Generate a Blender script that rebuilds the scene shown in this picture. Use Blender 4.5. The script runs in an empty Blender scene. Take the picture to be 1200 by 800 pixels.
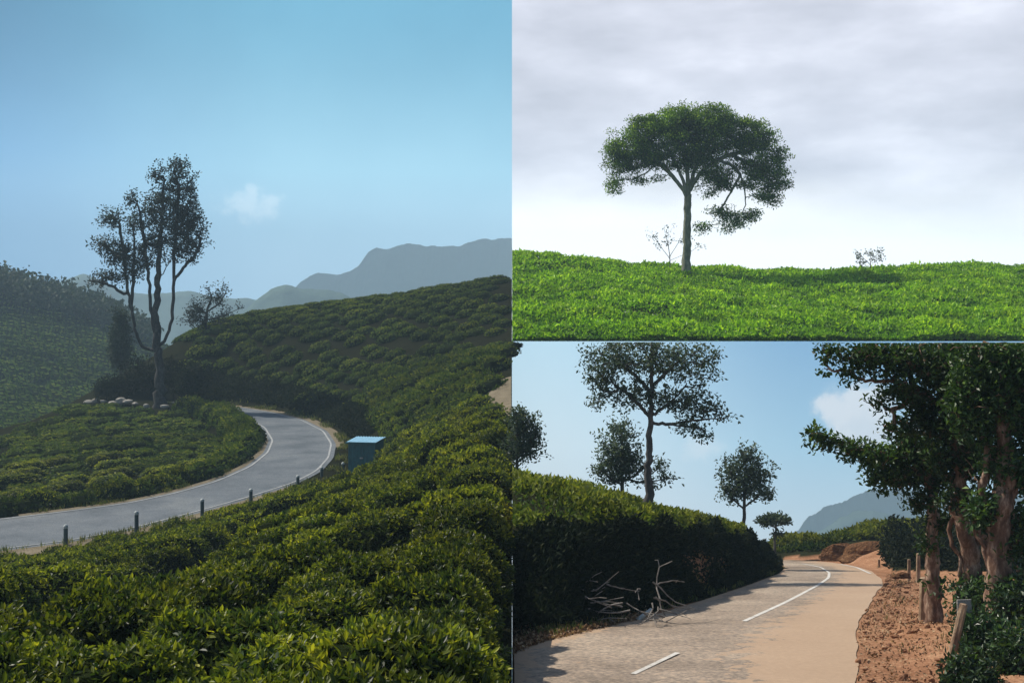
import bpy, math, random
import numpy as np
from mathutils import Vector, Matrix

# ------------------------------------------------------------------ camera, world, sun, exposure
scene = bpy.context.scene
COL = scene.collection
F = 1400.0                                   # focal length, in 1/1200 of the picture width
cam_d = bpy.data.cameras.new('camera'); cam = bpy.data.objects.new('camera', cam_d); COL.objects.link(cam)
cam.location = (0, 0, 0); cam.rotation_euler = (math.radians(90), 0, 0)
cam_d.sensor_width = 36; cam_d.lens = F / 1200 * 36; cam_d.clip_start = 0.1; cam_d.clip_end = 4000
scene.camera = cam

SUN_EL, SUN_AZ = 50.0, -62.0                 # azimuth from +Y, clockwise
e, a = math.radians(SUN_EL), math.radians(SUN_AZ)
to_sun = Vector((math.sin(a) * math.cos(e), math.cos(a) * math.cos(e), math.sin(e)))
world = bpy.data.worlds.new('World'); scene.world = world; world.use_nodes = True
wn = world.node_tree; bg = wn.nodes['Background']
skyt = wn.nodes.new('ShaderNodeTexSky'); skyt.sky_type = 'NISHITA'; skyt.sun_disc = False
skyt.sun_elevation = e; skyt.sun_rotation = a
wn.links.new(skyt.outputs[0], bg.inputs[0]); bg.inputs[1].default_value = 0.09
sun_d = bpy.data.lights.new('sun', 'SUN'); sun_d.energy = 4.8; sun_d.angle = math.radians(0.53); sun_d.color = (1, .93, .82)
sun = bpy.data.objects.new('sun', sun_d); COL.objects.link(sun); sun.rotation_euler = to_sun.to_track_quat('Z', 'Y').to_euler()
vs = scene.view_settings; vs.view_transform = 'Standard'; vs.look = 'None'; vs.gamma = 1; vs.exposure = 0.4; vs.use_curve_mapping = False
scene.cycles.volume_bounces = 0
scene.cycles.max_bounces = 6; scene.cycles.transparent_max_bounces = 4

# ------------------------------------------------------------------ helpers
def P(px, py, d):                            # a pixel of the 1200x800 photograph seen at depth d
    return np.array([(px - 600) / F * d, d, -(py - 400) / F * d])
def pix(X, Y, Z): return 600 + X / Y * F, 400 - Z / Y * F
def tag(o, label=None, cat=None, group=None, kind=None):
    if label: o['label'] = label
    if cat: o['category'] = cat
    if group: o['group'] = group
    if kind: o['kind'] = kind
    return o
def link(name, me, parent=None, mats=()):
    for m in mats: me.materials.append(m)
    o = bpy.data.objects.new(name, me); COL.objects.link(o)
    if parent is not None: o.parent = parent
    return o
def empty(name, loc=(0, 0, 0), rz=0):
    o = bpy.data.objects.new(name, None); COL.objects.link(o); o.location = loc; o.rotation_euler = (0, 0, rz); o.empty_display_size = .3
    return o
def mesh_np(name, V, polys, tint=None, mi=None, smooth=False):
    """polys: list of (n,k) index arrays"""
    me = bpy.data.meshes.new(name); V = np.asarray(V, dtype=np.float32)
    polys = [np.asarray(p, dtype=np.int32) for p in polys if len(p)]
    me.vertices.add(len(V)); me.vertices.foreach_set('co', V.ravel())
    loops = np.concatenate([p.ravel() for p in polys]); sizes = np.concatenate([np.full(len(p), p.shape[1], np.int32) for p in polys])
    me.loops.add(len(loops)); me.loops.foreach_set('vertex_index', loops)
    me.polygons.add(len(sizes)); me.polygons.foreach_set('loop_start', np.concatenate([[0], np.cumsum(sizes)[:-1]]).astype(np.int32))
    if mi is not None: me.polygons.foreach_set('material_index', np.asarray(mi, np.int32))
    me.polygons.foreach_set('use_smooth', np.full(len(sizes), smooth))
    me.update(calc_edges=True)
    if tint is not None:
        at = me.attributes.new('tint', 'FLOAT', 'FACE'); at.data.foreach_set('value', np.asarray(tint, np.float32))
    me.validate()
    return me
def nrm(v): return v / np.maximum(np.linalg.norm(v, axis=-1, keepdims=True), 1e-9)
def leaf_frames(n, rng, up, spread, face):
    N = len(n); d = nrm(n * up + rng.normal(size=(N, 3)) * spread)
    s = nrm(np.cross(d, n * face + rng.normal(size=(N, 3)) * .55)); return d, s, np.cross(s, d)
def leaf_arrays(c, n, size, rng, up=.35, spread=.7, aspect=.45, fold=.12, face=1.0):
    N = len(c); d, s, w = leaf_frames(n, rng, up, spread, face)
    L = (size * rng.uniform(.65, 1.3, N))[:, None]
    V = np.stack([c, c + d * L * .5 + s * L * aspect * .5 + w * L * fold, c + d * L - w * L * fold, c + d * L * .5 - s * L * aspect * .5 + w * L * fold], 1).reshape(-1, 3)
    return V, np.arange(4 * N).reshape(N, 4)
def leaf_arrays6(c, n, size, rng, up=.35, spread=.7, aspect=.42, face=1.0):   # pointed leaf folded along its midrib
    N = len(c); d, s, w = leaf_frames(n, rng, up, spread, face)
    L = (size * rng.uniform(.6, 1.3, N))[:, None]; a = aspect * .5; cv = rng.uniform(-.05, .22, N)[:, None]
    V = np.stack([c, c + L * (d * .3 + s * a * .85 + w * .07), c + L * (d * .66 + s * a * .8 + w * (.06 - cv * .4)), c + L * (d - w * cv), c + L * (d * .66 - s * a * .8 + w * (.06 - cv * .4)), c + L * (d * .3 - s * a * .85 + w * .07)], 1).reshape(-1, 3)
    i = np.arange(N)[:, None] * 6; return V, np.concatenate([i + [0, 1, 2, 3], i + [0, 3, 4, 5]], 1).reshape(-1, 4)
def lin(h):
    h = h.lstrip('#'); r = [int(h[i:i + 2], 16) / 255 for i in (0, 2, 4)]
    return tuple((c / 12.92 if c < .04045 else ((c + .055) / 1.055) ** 2.4) for c in r) + (1,)
class NT:
    def __init__(s, name):
        s.m = bpy.data.materials.new(name); s.m.use_nodes = True; s.t = s.m.node_tree; s.n = s.t.nodes; s.bs = s.n['Principled BSDF']; s.out = s.n['Material Output']
    def node(s, t, **kw):
        x = s.n.new(t)
        for k, v in kw.items():
            if hasattr(x, k): setattr(x, k, v)
            else: x.inputs[k].default_value = v
        return x
    def l(s, a, b): s.t.links.new(a, b)
    def ramp(s, fac, stops):
        r = s.n.new('ShaderNodeValToRGB'); els = r.color_ramp.elements
        while len(els) < len(stops): els.new(.5)
        for el, (p, c) in zip(els, stops): el.position = p; el.color = c if len(c) == 4 else tuple(c) + (1,)
        s.l(fac, r.inputs[0]); return r.outputs[0]
    def noise(s, scale, detail=6, rough=.6, vec=None):
        x = s.n.new('ShaderNodeTexNoise'); x.inputs['Scale'].default_value = scale; x.inputs['Detail'].default_value = detail; x.inputs['Roughness'].default_value = rough
        if vec is None:
            if not hasattr(s, 'geo'): s.geo = s.n.new('ShaderNodeNewGeometry')
            vec = s.geo.outputs['Position']
        s.l(vec, x.inputs['Vector']); return x.outputs['Fac']
    def mix(s, f, a, b, mode='MIX'):
        x = s.n.new('ShaderNodeMix'); x.data_type = 'RGBA'; x.blend_type = mode
        for sock, v in ((x.inputs[0], f), (x.inputs[6], a), (x.inputs[7], b)):
            if hasattr(v, 'links'): s.l(v, sock)
            else: sock.default_value = v
        return x.outputs[2]
    def bump(s, h, strength, dist=.05):
        b = s.n.new('ShaderNodeBump'); b.inputs['Strength'].default_value = strength; b.inputs['Distance'].default_value = dist
        s.l(h, b.inputs['Height']); s.l(b.outputs[0], s.bs.inputs['Normal'])
def ground_mat(name, stops, scale=1.2, rough=.9, bump=.6, fine=18, dist=.06):
    m = NT(name); n1 = m.noise(scale); n2 = m.noise(fine, 4)
    f = m.node('ShaderNodeMath', operation='ADD'); g = m.node('ShaderNodeMath', operation='MULTIPLY'); g.inputs[1].default_value = .5
    m.l(n1, f.inputs[0]); m.l(n2, f.inputs[1]); m.l(f.outputs[0], g.inputs[0])
    m.l(m.ramp(g.outputs[0], stops), m.bs.inputs['Base Color']); m.bs.inputs['Roughness'].default_value = rough
    m.bs.inputs['Specular IOR Level'].default_value = .0
    m.bump(n2, bump, dist); return m.m
def leaf_mat(name, stops, transl=.35, rough=.5, spec=.3, big=.35, bigamt=.35):
    m = NT(name); at = m.node('ShaderNodeAttribute', attribute_name='tint')
    oi = m.n.new('ShaderNodeObjectInfo')
    col = m.ramp(at.outputs['Fac'], stops)
    nz = m.noise(big, 3)
    v = m.ramp(nz, [(.3, (1 - bigamt,) * 3), (.7, (1 + bigamt,) * 3)])
    col = m.mix(1.0, col, v, 'MULTIPLY')
    hv = m.node('ShaderNodeHueSaturation'); mr = m.node('ShaderNodeMapRange'); mr.inputs[3].default_value = .75; mr.inputs[4].default_value = 1.25
    m.l(oi.outputs['Random'], mr.inputs[0]); m.l(mr.outputs[0], hv.inputs['Value']); m.l(col, hv.inputs['Color']); col = hv.outputs[0]
    m.l(col, m.bs.inputs['Base Color']); m.bs.inputs['Roughness'].default_value = rough; m.bs.inputs['Specular IOR Level'].default_value = spec
    tr = m.n.new('ShaderNodeBsdfTranslucent'); hs = m.mix(.35, col, (.35, .42, .02, 1)); hs = m.mix(1.0, col, (1.5, 1.5, .6, 1), 'MULTIPLY'); m.l(hs, tr.inputs[0])
    ms = m.n.new('ShaderNodeMixShader'); ms.inputs[0].default_value = transl
    m.l(m.bs.outputs[0], ms.inputs[1]); m.l(tr.outputs[0], ms.inputs[2]); m.l(ms.outputs[0], m.out.inputs[0])
    return m.m
def bark_mat(name, c1, c2, c3, scale=6):
    m = NT(name); tc = m.n.new('ShaderNodeTexCoord'); mp = m.n.new('ShaderNodeMapping'); mp.inputs['Scale'].default_value = (1, 1, .35)
    m.l(tc.outputs['Object'], mp.inputs[0]); n = m.noise(scale, 8, .7, mp.outputs[0])
    m.l(m.ramp(n, [(.3, c1), (.5, c2), (.68, c3)]), m.bs.inputs['Base Color']); m.bs.inputs['Roughness'].default_value = .9; m.bs.inputs['Specular IOR Level'].default_value = .15
    m.bump(n, .9, .03); return m.m
def plain_mat(name, c, rough=.6, var=.2, scale=5, metal=0, bump=.15):
    m = NT(name); tc = m.n.new('ShaderNodeTexCoord'); n = m.noise(scale, 6, .65, tc.outputs['Object'])
    lo = tuple(x * (1 - var) for x in c[:3]) + (1,); hi = tuple(min(1, x * (1 + var)) for x in c[:3]) + (1,)
    m.l(m.ramp(n, [(.3, lo), (.7, hi)]), m.bs.inputs['Base Color']); m.bs.inputs['Roughness'].default_value = rough; m.bs.inputs['Metallic'].default_value = metal
    m.bump(n, bump, .01); return m.m
class RBF:                                   # smooth surface through points
    def __init__(s, pts, c=2.0, lam=.02):
        p = np.array(pts, float); s.p = p[:, :2]; s.c = c
        r = np.sqrt(((s.p[:, None] - s.p[None]) ** 2).sum(-1) + c * c); n = len(p)
        A = np.zeros((n + 3, n + 3)); A[:n, :n] = -r + lam * -np.eye(n) * -1; Q = np.c_[np.ones(n), s.p]; A[:n, n:] = Q; A[n:, :n] = Q.T
        s.w = np.linalg.solve(A, np.r_[p[:, 2], 0, 0, 0])
    def __call__(s, X, Y):
        X = np.asarray(X, float); Y = np.asarray(Y, float); sh = X.shape; q = np.c_[X.ravel(), Y.ravel()]; out = np.empty(len(q))
        for i in range(0, len(q), 4000):
            b = q[i:i + 4000]; r = np.sqrt(((b[:, None] - s.p[None]) ** 2).sum(-1) + s.c ** 2)
            out[i:i + 4000] = -r @ s.w[:-3] + s.w[-3] + b @ s.w[-2:]
        return out.reshape(sh)
def in_poly(x, y, poly):
    x = np.asarray(x); y = np.asarray(y); ins = np.zeros(x.shape, bool); n = len(poly); j = n - 1
    for i in range(n):
        xi, yi = poly[i]; xj, yj = poly[j]
        c = ((yi > y) != (yj > y)) & (x < (xj - xi) * (y - yi) / (yj - yi + 1e-12) + xi); ins ^= c; j = i
    return ins
def resample(pts, n):
    p = np.array(pts, float); s = np.r_[0, np.cumsum(np.linalg.norm(np.diff(p, axis=0), axis=1))]; t = np.linspace(0, s[-1], n)
    q = np.stack([np.interp(t, s, p[:, k]) for k in range(p.shape[1])], 1)
    for _ in range(2): q[1:-1] = (q[:-2] + 2 * q[1:-1] + q[2:]) / 4
    return q
def dist_poly(X, Y, line):                   # distance of points to a polyline, and z there
    q = np.c_[np.ravel(X), np.ravel(Y)]; best = np.full(len(q), 1e9); bz = np.zeros(len(q))
    for a_, b_ in zip(line[:-1], line[1:]):
        ab = b_[:2] - a_[:2]; t = np.clip(((q - a_[:2]) @ ab) / (ab @ ab + 1e-9), 0, 1); pr = a_[:2] + t[:, None] * ab
        d = np.linalg.norm(q - pr, axis=1); m = d < best; best[m] = d[m]; bz[m] = (a_[2] + t * (b_[2] - a_[2]))[m]
    return best.reshape(np.shape(X)), bz.reshape(np.shape(X))
def road_sd(X, Y, E1, E2):                   # signed distance to a road between two edges, and its height
    d1, z1 = dist_poly(X, Y, E1); d2, z2 = dist_poly(X, Y, E2); ins = in_poly(np.asarray(X, float), np.asarray(Y, float), [tuple(p[:2]) for p in E1] + [tuple(p[:2]) for p in E2[::-1]])
    return np.where(ins, -1, 1) * np.minimum(d1, d2), (z1 * d2 + z2 * d1) / (d1 + d2 + 1e-9)
def grid_mesh(name, X, Y, Z, smooth=True):
    r, c = X.shape; V = np.stack([X, Y, Z], -1).reshape(-1, 3); i = np.arange(r * c).reshape(r, c)
    q = np.stack([i[:-1, :-1], i[:-1, 1:], i[1:, 1:], i[1:, :-1]], -1).reshape(-1, 4)
    return mesh_np(name, V, [q], smooth=smooth)
def vnoise(X, Y, seed=0):                    # cheap smooth noise
    r = np.random.default_rng(seed); out = 0
    for k in range(6):
        a1, f, ph = r.uniform(0, 6.28), r.uniform(.6, 1.6), r.uniform(0, 6.28); out = out + np.sin((X * math.cos(a1) + Y * math.sin(a1)) * f + ph)
    return out / 3
def ribbon(name, A_, B_, lift=0, cross=8):
    t = np.linspace(0, 1, cross)[None, :, None]; G = A_[:, None] * (1 - t) + B_[:, None] * t
    return grid_mesh(name, G[..., 0], G[..., 1], G[..., 2] + lift)
def line_strip(line, w, lift):               # painted stripe along a 3d line
    p = np.array(line); t = nrm(np.gradient(p, axis=0)); s = nrm(np.stack([-t[:, 1], t[:, 0], 0 * t[:, 0]], 1))
    return p - s * w / 2 + [0, 0, lift], p + s * w / 2 + [0, 0, lift]

# ------------------------------------------------------------------ materials
M = {}
M['soilA'] = ground_mat('dark_soil', [(.3, (.008, .009, .005)), (.6, (.016, .017, .009)), (.8, (.030, .028, .016))])
M['farhill'] = ground_mat('far_hill_green', [(.3, (.02, .035, .015)), (.6, (.05, .07, .025)), (.8, (.08, .10, .04))], .25, fine=3)
M['dirtA'] = ground_mat('shoulder_dirt', [(.3, (.09, .075, .05)), (.6, (.20, .17, .12)), (.8, (.32, .27, .19))], 1.5)
M['soilC'] = ground_mat('red_soil', [(.28, (.12, .055, .03)), (.5, (.27, .14, .08)), (.62, (.37, .22, .13)), (.8, (.5, .34, .22))], .9, fine=14, bump=.8)
def humus_over(m):                           # dark leaf mould where the tea is planted
    t = m.node_tree; b = t.nodes['Principled BSDF']; src = b.inputs['Base Color'].links[0].from_socket; at = t.nodes.new('ShaderNodeAttribute'); at.attribute_name = 'humus'; x = t.nodes.new('ShaderNodeMix'); x.data_type = 'RGBA'
    t.links.new(at.outputs['Fac'], x.inputs[0]); t.links.new(src, x.inputs[6]); x.inputs[7].default_value = (.02, .022, .011, 1); t.links.new(x.outputs[2], b.inputs['Base Color'])
humus_over(M['soilC'])
M['rock'] = ground_mat('mountain_rock', [(.3, (.03, .05, .04)), (.6, (.06, .09, .07)), (.8, (.12, .14, .12))], .01, fine=.07, dist=4)
def road_mat(name, stops, dirt=None, speck=60, rough=.75):
    m = NT(name); n1 = m.noise(.35, 5); n2 = m.noise(speck, 3, .7); n3 = m.noise(3.0, 6, .7)
    c = m.ramp(n1, stops); c = m.mix(.55, c, m.ramp(n3, [(.3, (.75,) * 3), (.7, (1.25,) * 3)]), 'MULTIPLY')
    c = m.mix(.8, c, m.ramp(n2, [(.35, (.55,) * 3), (.5, (1,) * 3), (.68, (1.7, 1.6, 1.45))]), 'MULTIPLY')
    if dirt:
        at = m.node('ShaderNodeAttribute', attribute_name='dust'); f = m.node('ShaderNodeMath', operation='MULTIPLY_ADD'); m.l(n3, f.inputs[0]); f.inputs[1].default_value = 1.5; m.l(at.outputs['Fac'], f.inputs[2])
        c = m.mix(m.ramp(f.outputs[0], [(.99, (0,) * 3), (1.75, (.75,) * 3)]), c, dirt)
    m.l(c, m.bs.inputs['Base Color']); m.bs.inputs['Roughness'].default_value = rough; m.bs.inputs['Specular IOR Level'].default_value = .12
    m.bump(n2, .35, .01); return m.m
M['roadA'] = road_mat('asphalt_grey', [(.32, (.068, .082, .094)), (.5, (.10, .115, .13)), (.68, (.13, .145, .155))], speck=25)
M['roadC'] = road_mat('asphalt_dusty', [(.32, (.165, .13, .10)), (.5, (.25, .20, .155)), (.68, (.32, .26, .20))], dirt=(.37, .255, .165, 1), speck=14)
M['paint'] = ground_mat('road_paint', [(.3, (.22, .20, .17)), (.46, (.45, .43, .39)), (.7, (.66, .64, .60))], 3, fine=30, bump=.1)
M['paint2'] = ground_mat('grey_road_paint', [(.3, (.16, .17, .17)), (.5, (.30, .31, .31)), (.8, (.42, .43, .43))], 2, fine=30, bump=.1)  # greyer, darker copy of the road paint for the bend
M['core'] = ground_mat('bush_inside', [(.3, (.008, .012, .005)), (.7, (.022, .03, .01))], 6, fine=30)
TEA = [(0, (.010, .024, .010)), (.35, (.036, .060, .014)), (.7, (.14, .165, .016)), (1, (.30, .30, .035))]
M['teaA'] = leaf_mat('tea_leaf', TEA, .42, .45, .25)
M['teaMid'] = leaf_mat('tea_leaf_hillside', [(0, (.012, .028, .012)), (.3, (.045, .078, .022)), (.6, (.085, .125, .028)), (1, (.19, .21, .035))], .35, .7, .08, big=.12)
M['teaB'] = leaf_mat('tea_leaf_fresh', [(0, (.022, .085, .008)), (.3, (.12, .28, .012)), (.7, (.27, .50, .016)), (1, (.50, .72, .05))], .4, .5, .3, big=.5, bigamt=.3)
M['teaC'] = leaf_mat('tea_leaf_bank', [(0, (.018, .042, .012)), (.5, (.07, .10, .017)), (1, (.21, .225, .035))], .35, .6, .15, big=.9, bigamt=.5)  # darker leaves with strong patchy tone, shadow patches put into the colour
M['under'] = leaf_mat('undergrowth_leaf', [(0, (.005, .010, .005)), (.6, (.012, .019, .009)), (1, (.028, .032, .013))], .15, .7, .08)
M['silver'] = leaf_mat('grey_green_leaf', [(0, (.022, .042, .034)), (.6, (.06, .09, .06)), (1, (.15, .18, .11))], .2, .6)
M['silverA'] = leaf_mat('dark_grey_leaf', [(0, (.012, .020, .022)), (.6, (.03, .045, .045)), (1, (.06, .08, .07))], .2, .6)
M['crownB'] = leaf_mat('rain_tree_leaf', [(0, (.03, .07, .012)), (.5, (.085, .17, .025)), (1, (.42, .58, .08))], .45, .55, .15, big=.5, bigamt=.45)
M['broad'] = leaf_mat('broad_leaf', [(0, (.012, .032, .010)), (.6, (.034, .075, .018)), (1, (.12, .19, .035))], .25, .45, .3, big=.8)  # leaf colour darkened in place of shade from the cut-off crown above
M['bush'] = leaf_mat('roadside_leaf', [(0, (.012, .03, .012)), (.6, (.03, .065, .02)), (1, (.08, .15, .035))], .25, .4, .4)
M['farwood'] = leaf_mat('far_wood_leaf', [(0, (.012, .025, .018)), (1, (.045, .065, .035))], .1, .8)
M['barkA'] = bark_mat('bark_dark', (.02, .02, .02, 1), (.05, .048, .045, 1), (.10, .095, .09, 1))
M['barkB'] = bark_mat('bark_mossy', (.06, .07, .05, 1), (.16, .17, .12, 1), (.34, .33, .25, 1), 3)
M['barkC'] = bark_mat('bark_pale_patchy', (.05, .028, .02, 1), (.17, .10, .068, 1), (.46, .34, .25, 1), 9)  # pale patches scattered over darker brown bark
M['barkS'] = bark_mat('bark_grey', (.03, .03, .03, 1), (.08, .075, .07, 1), (.15, .14, .13, 1))
M['deadwood'] = bark_mat('dead_wood', (.06, .055, .05, 1), (.18, .16, .14, 1), (.36, .33, .29, 1))
M['postwood'] = bark_mat('weathered_post', (.10, .06, .04, 1), (.28, .19, .12, 1), (.48, .38, .26, 1), 9)
M['shed'] = plain_mat('teal_sheet', (.012, .105, .115), .5, .3); M['shedroof'] = plain_mat('pale_blue_sheet', (.30, .55, .68), .35, .15, metal=.2)
M['latch'] = plain_mat('grey_metal', (.35, .36, .36), .4, metal=.8)
M['guard'] = plain_mat('guard_post_dark', (.035, .06, .06), .6); M['guardcap'] = plain_mat('guard_post_pale', (.35, .38, .36), .6)
M['stone'] = ground_mat('pale_stone', [(.3, (.16, .15, .13)), (.6, (.34, .32, .28)), (.8, (.5, .48, .43))], 3)
M['mound'] = ground_mat('cut_earth', [(.28, (.05, .028, .016)), (.5, (.14, .07, .036)), (.62, (.22, .12, .06)), (.8, (.3, .18, .1))], 2.5, fine=9, bump=1, dist=.2)
M['litter'] = leaf_mat('dry_leaf', [(0, (.06, .03, .018)), (.6, (.22, .12, .06)), (1, (.50, .36, .22))], .1, .8)

# ================================================================== skies (three, behind the three views)
def sky_mat(name, build, strength):
    m = NT(name); m.n.remove(m.bs); em = m.n.new('ShaderNodeEmission'); m.l(em.outputs[0], m.out.inputs[0])
    g = m.n.new('ShaderNodeNewGeometry'); m.geo = g; sp = m.n.new('ShaderNodeSeparateXYZ'); m.l(g.outputs['Position'], sp.inputs[0])
    m.l(build(m, sp), em.inputs[0]); em.inputs[1].default_value = strength; m.m.cycles.emission_sampling = 'NONE'; return m.m
R_SKY = 1800.0
def sky_wall(name, az0, az1, z0, z1, mat, y_edge=None):
    az = np.radians(np.linspace(az0, az1, 40))[None]; zz = np.linspace(z0, z1, 12)[:, None]
    X = R_SKY * np.sin(az) + 0 * zz; Y = R_SKY * np.cos(az) + 0 * zz; Z = zz + 0 * az
    o = link(name, grid_mesh(name, X, Y, Z), mats=[mat]); tag(o, kind='structure'); return o
def mrange(m, v, a0, a1, b0=0, b1=1, smooth=True):
    r = m.node('ShaderNodeMapRange'); r.interpolation_type = 'SMOOTHSTEP' if smooth else 'LINEAR'
    m.l(v, r.inputs[0])
    for i, x in zip((1, 2, 3, 4), (a0, a1, b0, b1)): r.inputs[i].default_value = x
    return r.outputs[0]
def puff(m, cx, cz, rx, rz, scale, soft=.5):   # a small cloud: noisy ellipse mask in wall coordinates
    mp = m.n.new('ShaderNodeMapping'); mp.vector_type = 'POINT'; mp.inputs['Location'].default_value = (-cx / rx, 0, -cz / rz); mp.inputs['Scale'].default_value = (1 / rx, 0, 1 / rz)
    m.l(m.geo.outputs['Position'], mp.inputs[0]); ln = m.node('ShaderNodeVectorMath', operation='LENGTH'); m.l(mp.outputs[0], ln.inputs[0])
    n = m.noise(scale, 7, .6); f = m.node('ShaderNodeMath', operation='MULTIPLY_ADD'); m.l(n, f.inputs[0]); f.inputs[1].default_value = -2.2; m.l(ln.outputs['Value'], f.inputs[2])
    return mrange(m, f.outputs[0], .0, -2 * soft, 0, 1)
def W(px, py): k = R_SKY / F; return (px - 600) * k, -(py - 400) * k
def skyA(m, sp):
    h = mrange(m, sp.outputs['X'], W(-60, 0)[0], W(400, 0)[0])
    v = mrange(m, sp.outputs['Z'], W(0, 380)[1], W(0, 0)[1])
    left = m.ramp(v, [(0, lin('6f9cc2')), (.5, lin('4f86b4')), (1, lin('2f6386'))])
    right = m.ramp(v, [(0, lin('9dbdd4')), (.45, lin('8fbfd4')), (1, lin('5794b0'))])
    c = m.mix(h, left, right); x, z = W(302, 245)
    n = m.noise(.003, 5, .55); c = m.mix(.16, c, m.ramp(n, [(.35, (.2, .2, .2)), (.7, (.9, .9, .9))]), 'SOFT_LIGHT')
    c = m.mix(mrange(m, puff(m, x, z, 52, 32, .03), 0, 1, 0, .45), c, lin('d6e2ea'))
    return c
def skyB(m, sp):
    mp = m.n.new('ShaderNodeMapping'); mp.inputs['Scale'].default_value = (.0014, .0014, .0038); m.l(m.geo.outputs['Position'], mp.inputs[0])
    n = m.noise(1.0, 5, .5, mp.outputs[0]); f = m.node('ShaderNodeMath', operation='MULTIPLY_ADD'); m.l(n, f.inputs[0]); f.inputs[1].default_value = 180; m.l(sp.outputs['Z'], f.inputs[2])
    base = mrange(m, f.outputs[0], W(0, 302)[1] + 90, W(0, 190)[1] + 90)
    n2 = m.noise(2.2, 6, .55, mp.outputs[0]); gc = m.ramp(n2, [(.3, lin('9a9aa4')), (.5, lin('b2b2bc')), (.7, lin('cfcfd8'))])
    return m.mix(base, (1.0, .98, .96, 1), gc)
def skyC(m, sp):
    v = mrange(m, sp.outputs['Z'], W(0, 640)[1], W(0, 400)[1], smooth=False); h = mrange(m, sp.outputs['X'], W(620, 0)[0], W(960, 0)[0])
    l_ = m.ramp(v, [(0, lin('dfe4e8')), (.5, lin('dcedf4')), (1, lin('bcdeee'))]); r_ = m.ramp(v, [(0, lin('c9d5dc')), (.5, lin('93bfd8')), (1, lin('4187bb'))])
    c = m.mix(h, l_, r_)
    x, z = W(998, 482); c = m.mix(mrange(m, puff(m, x, z, 78, 54, .015, .30), 0, 1, 0, .9), c, lin('e6e4e6'))
    x, z = W(1020, 500); c = m.mix(mrange(m, puff(m, x, z, 74, 46, .015, .4), 0, 1, 0, .7), c, lin('cdd3dc'))
    x, z = W(825, 522); c = m.mix(mrange(m, puff(m, x, z, 44, 28, .02), 0, 1, 0, .55), c, lin('dfe6ec'))
    return c
sky_wall('sky', -48, 0, -120, 960, sky_mat('sky_blue_hazy', skyA, 1.25))
sky_wall('sky', 0, 40, 1.5, 960, sky_mat('sky_overcast', skyB, 1.5))
sky_wall('sky', 0, 40, -460, 1.2, sky_mat('sky_blue_clear', skyC, 1.2))

# ================================================================== far mountains
def mountain(name, prof, d, front, seed, amp, mat, clipx=None, sub=6, drop=.28):
    """ridge line through photograph points at depth d with spurs running down to both sides"""
    d, front, amp = d * 2, front * 2, amp * 2; p = np.array([P(x, y, d) for x, y in prof]); n = 320; xs = np.linspace(p[0, 0], p[-1, 0], n); zr = np.interp(xs, p[:, 0], p[:, 2])
    r = np.random.default_rng(seed)
    for _ in range(6): zr[1:-1] = (zr[:-2] + 2 * zr[1:-1] + zr[2:]) / 4
    zr = zr + vnoise(xs * .06, xs * 0, seed) * amp * .03 + vnoise(xs * .3, xs * 0, seed + 1) * amp * .018 + vnoise(xs * .9, xs * 0, seed + 4) * amp * .008
    t = np.linspace(-1, 1, 41)[:, None]; X = xs[None] + 0 * t; Y = d + t * front + 0 * xs[None]
    fall = np.abs(t) ** .8 * front * drop * 2.2
    spur = vnoise(X * .025 + 0 * Y, Y * .01, seed + 2) * amp * .35 * np.abs(t) ** .7 + vnoise(X * .08, Y * .025, seed + 3) * amp * .13 * np.abs(t) ** .6
    Z = zr[None] - fall + np.minimum(spur, fall * .7)
    o = link(name, grid_mesh(name, X, Y, Z), mats=[mat]); tag(o, kind='structure'); return o
mountain('mountain', [(340, 345), (352, 330), (372, 318), (400, 321), (420, 312), (432, 295), (440, 291), (455, 293), (478, 285), (500, 289), (535, 288), (560, 280), (580, 281), (600, 280)], 690, 80, 1, 18, M['rock'])
mountain('mountain', [(255, 395), (285, 365), (300, 352), (318, 338), (335, 333), (352, 337), (382, 338), (402, 343), (430, 360), (470, 370), (520, 372), (600, 374)], 420, 60, 5, 9, M['rock'])
mountain('mountain', [(-120, 360), (-40, 345), (20, 338), (62, 333), (82, 326), (98, 320), (112, 326), (140, 340), (170, 345), (200, 343), (225, 341), (250, 349), (290, 350), (330, 358)], 520, 60, 9, 9, M['rock'])
mountain('mountain', [(880, 640), (915, 632), (935, 622), (948, 606), (956, 600), (968, 592), (985, 588), (1000, 581), (1015, 577), (1045, 575), (1080, 572), (1130, 576), (1220, 580)], 700, 90, 21, 44, M['rock'], drop=.5)
mountain('mountain', [(820, 655), (880, 644), (920, 636), (950, 628), (985, 606), (1010, 598), (1040, 604), (1080, 612), (1200, 618)], 560, 60, 33, 30, M['rock'], drop=.5)

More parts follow.
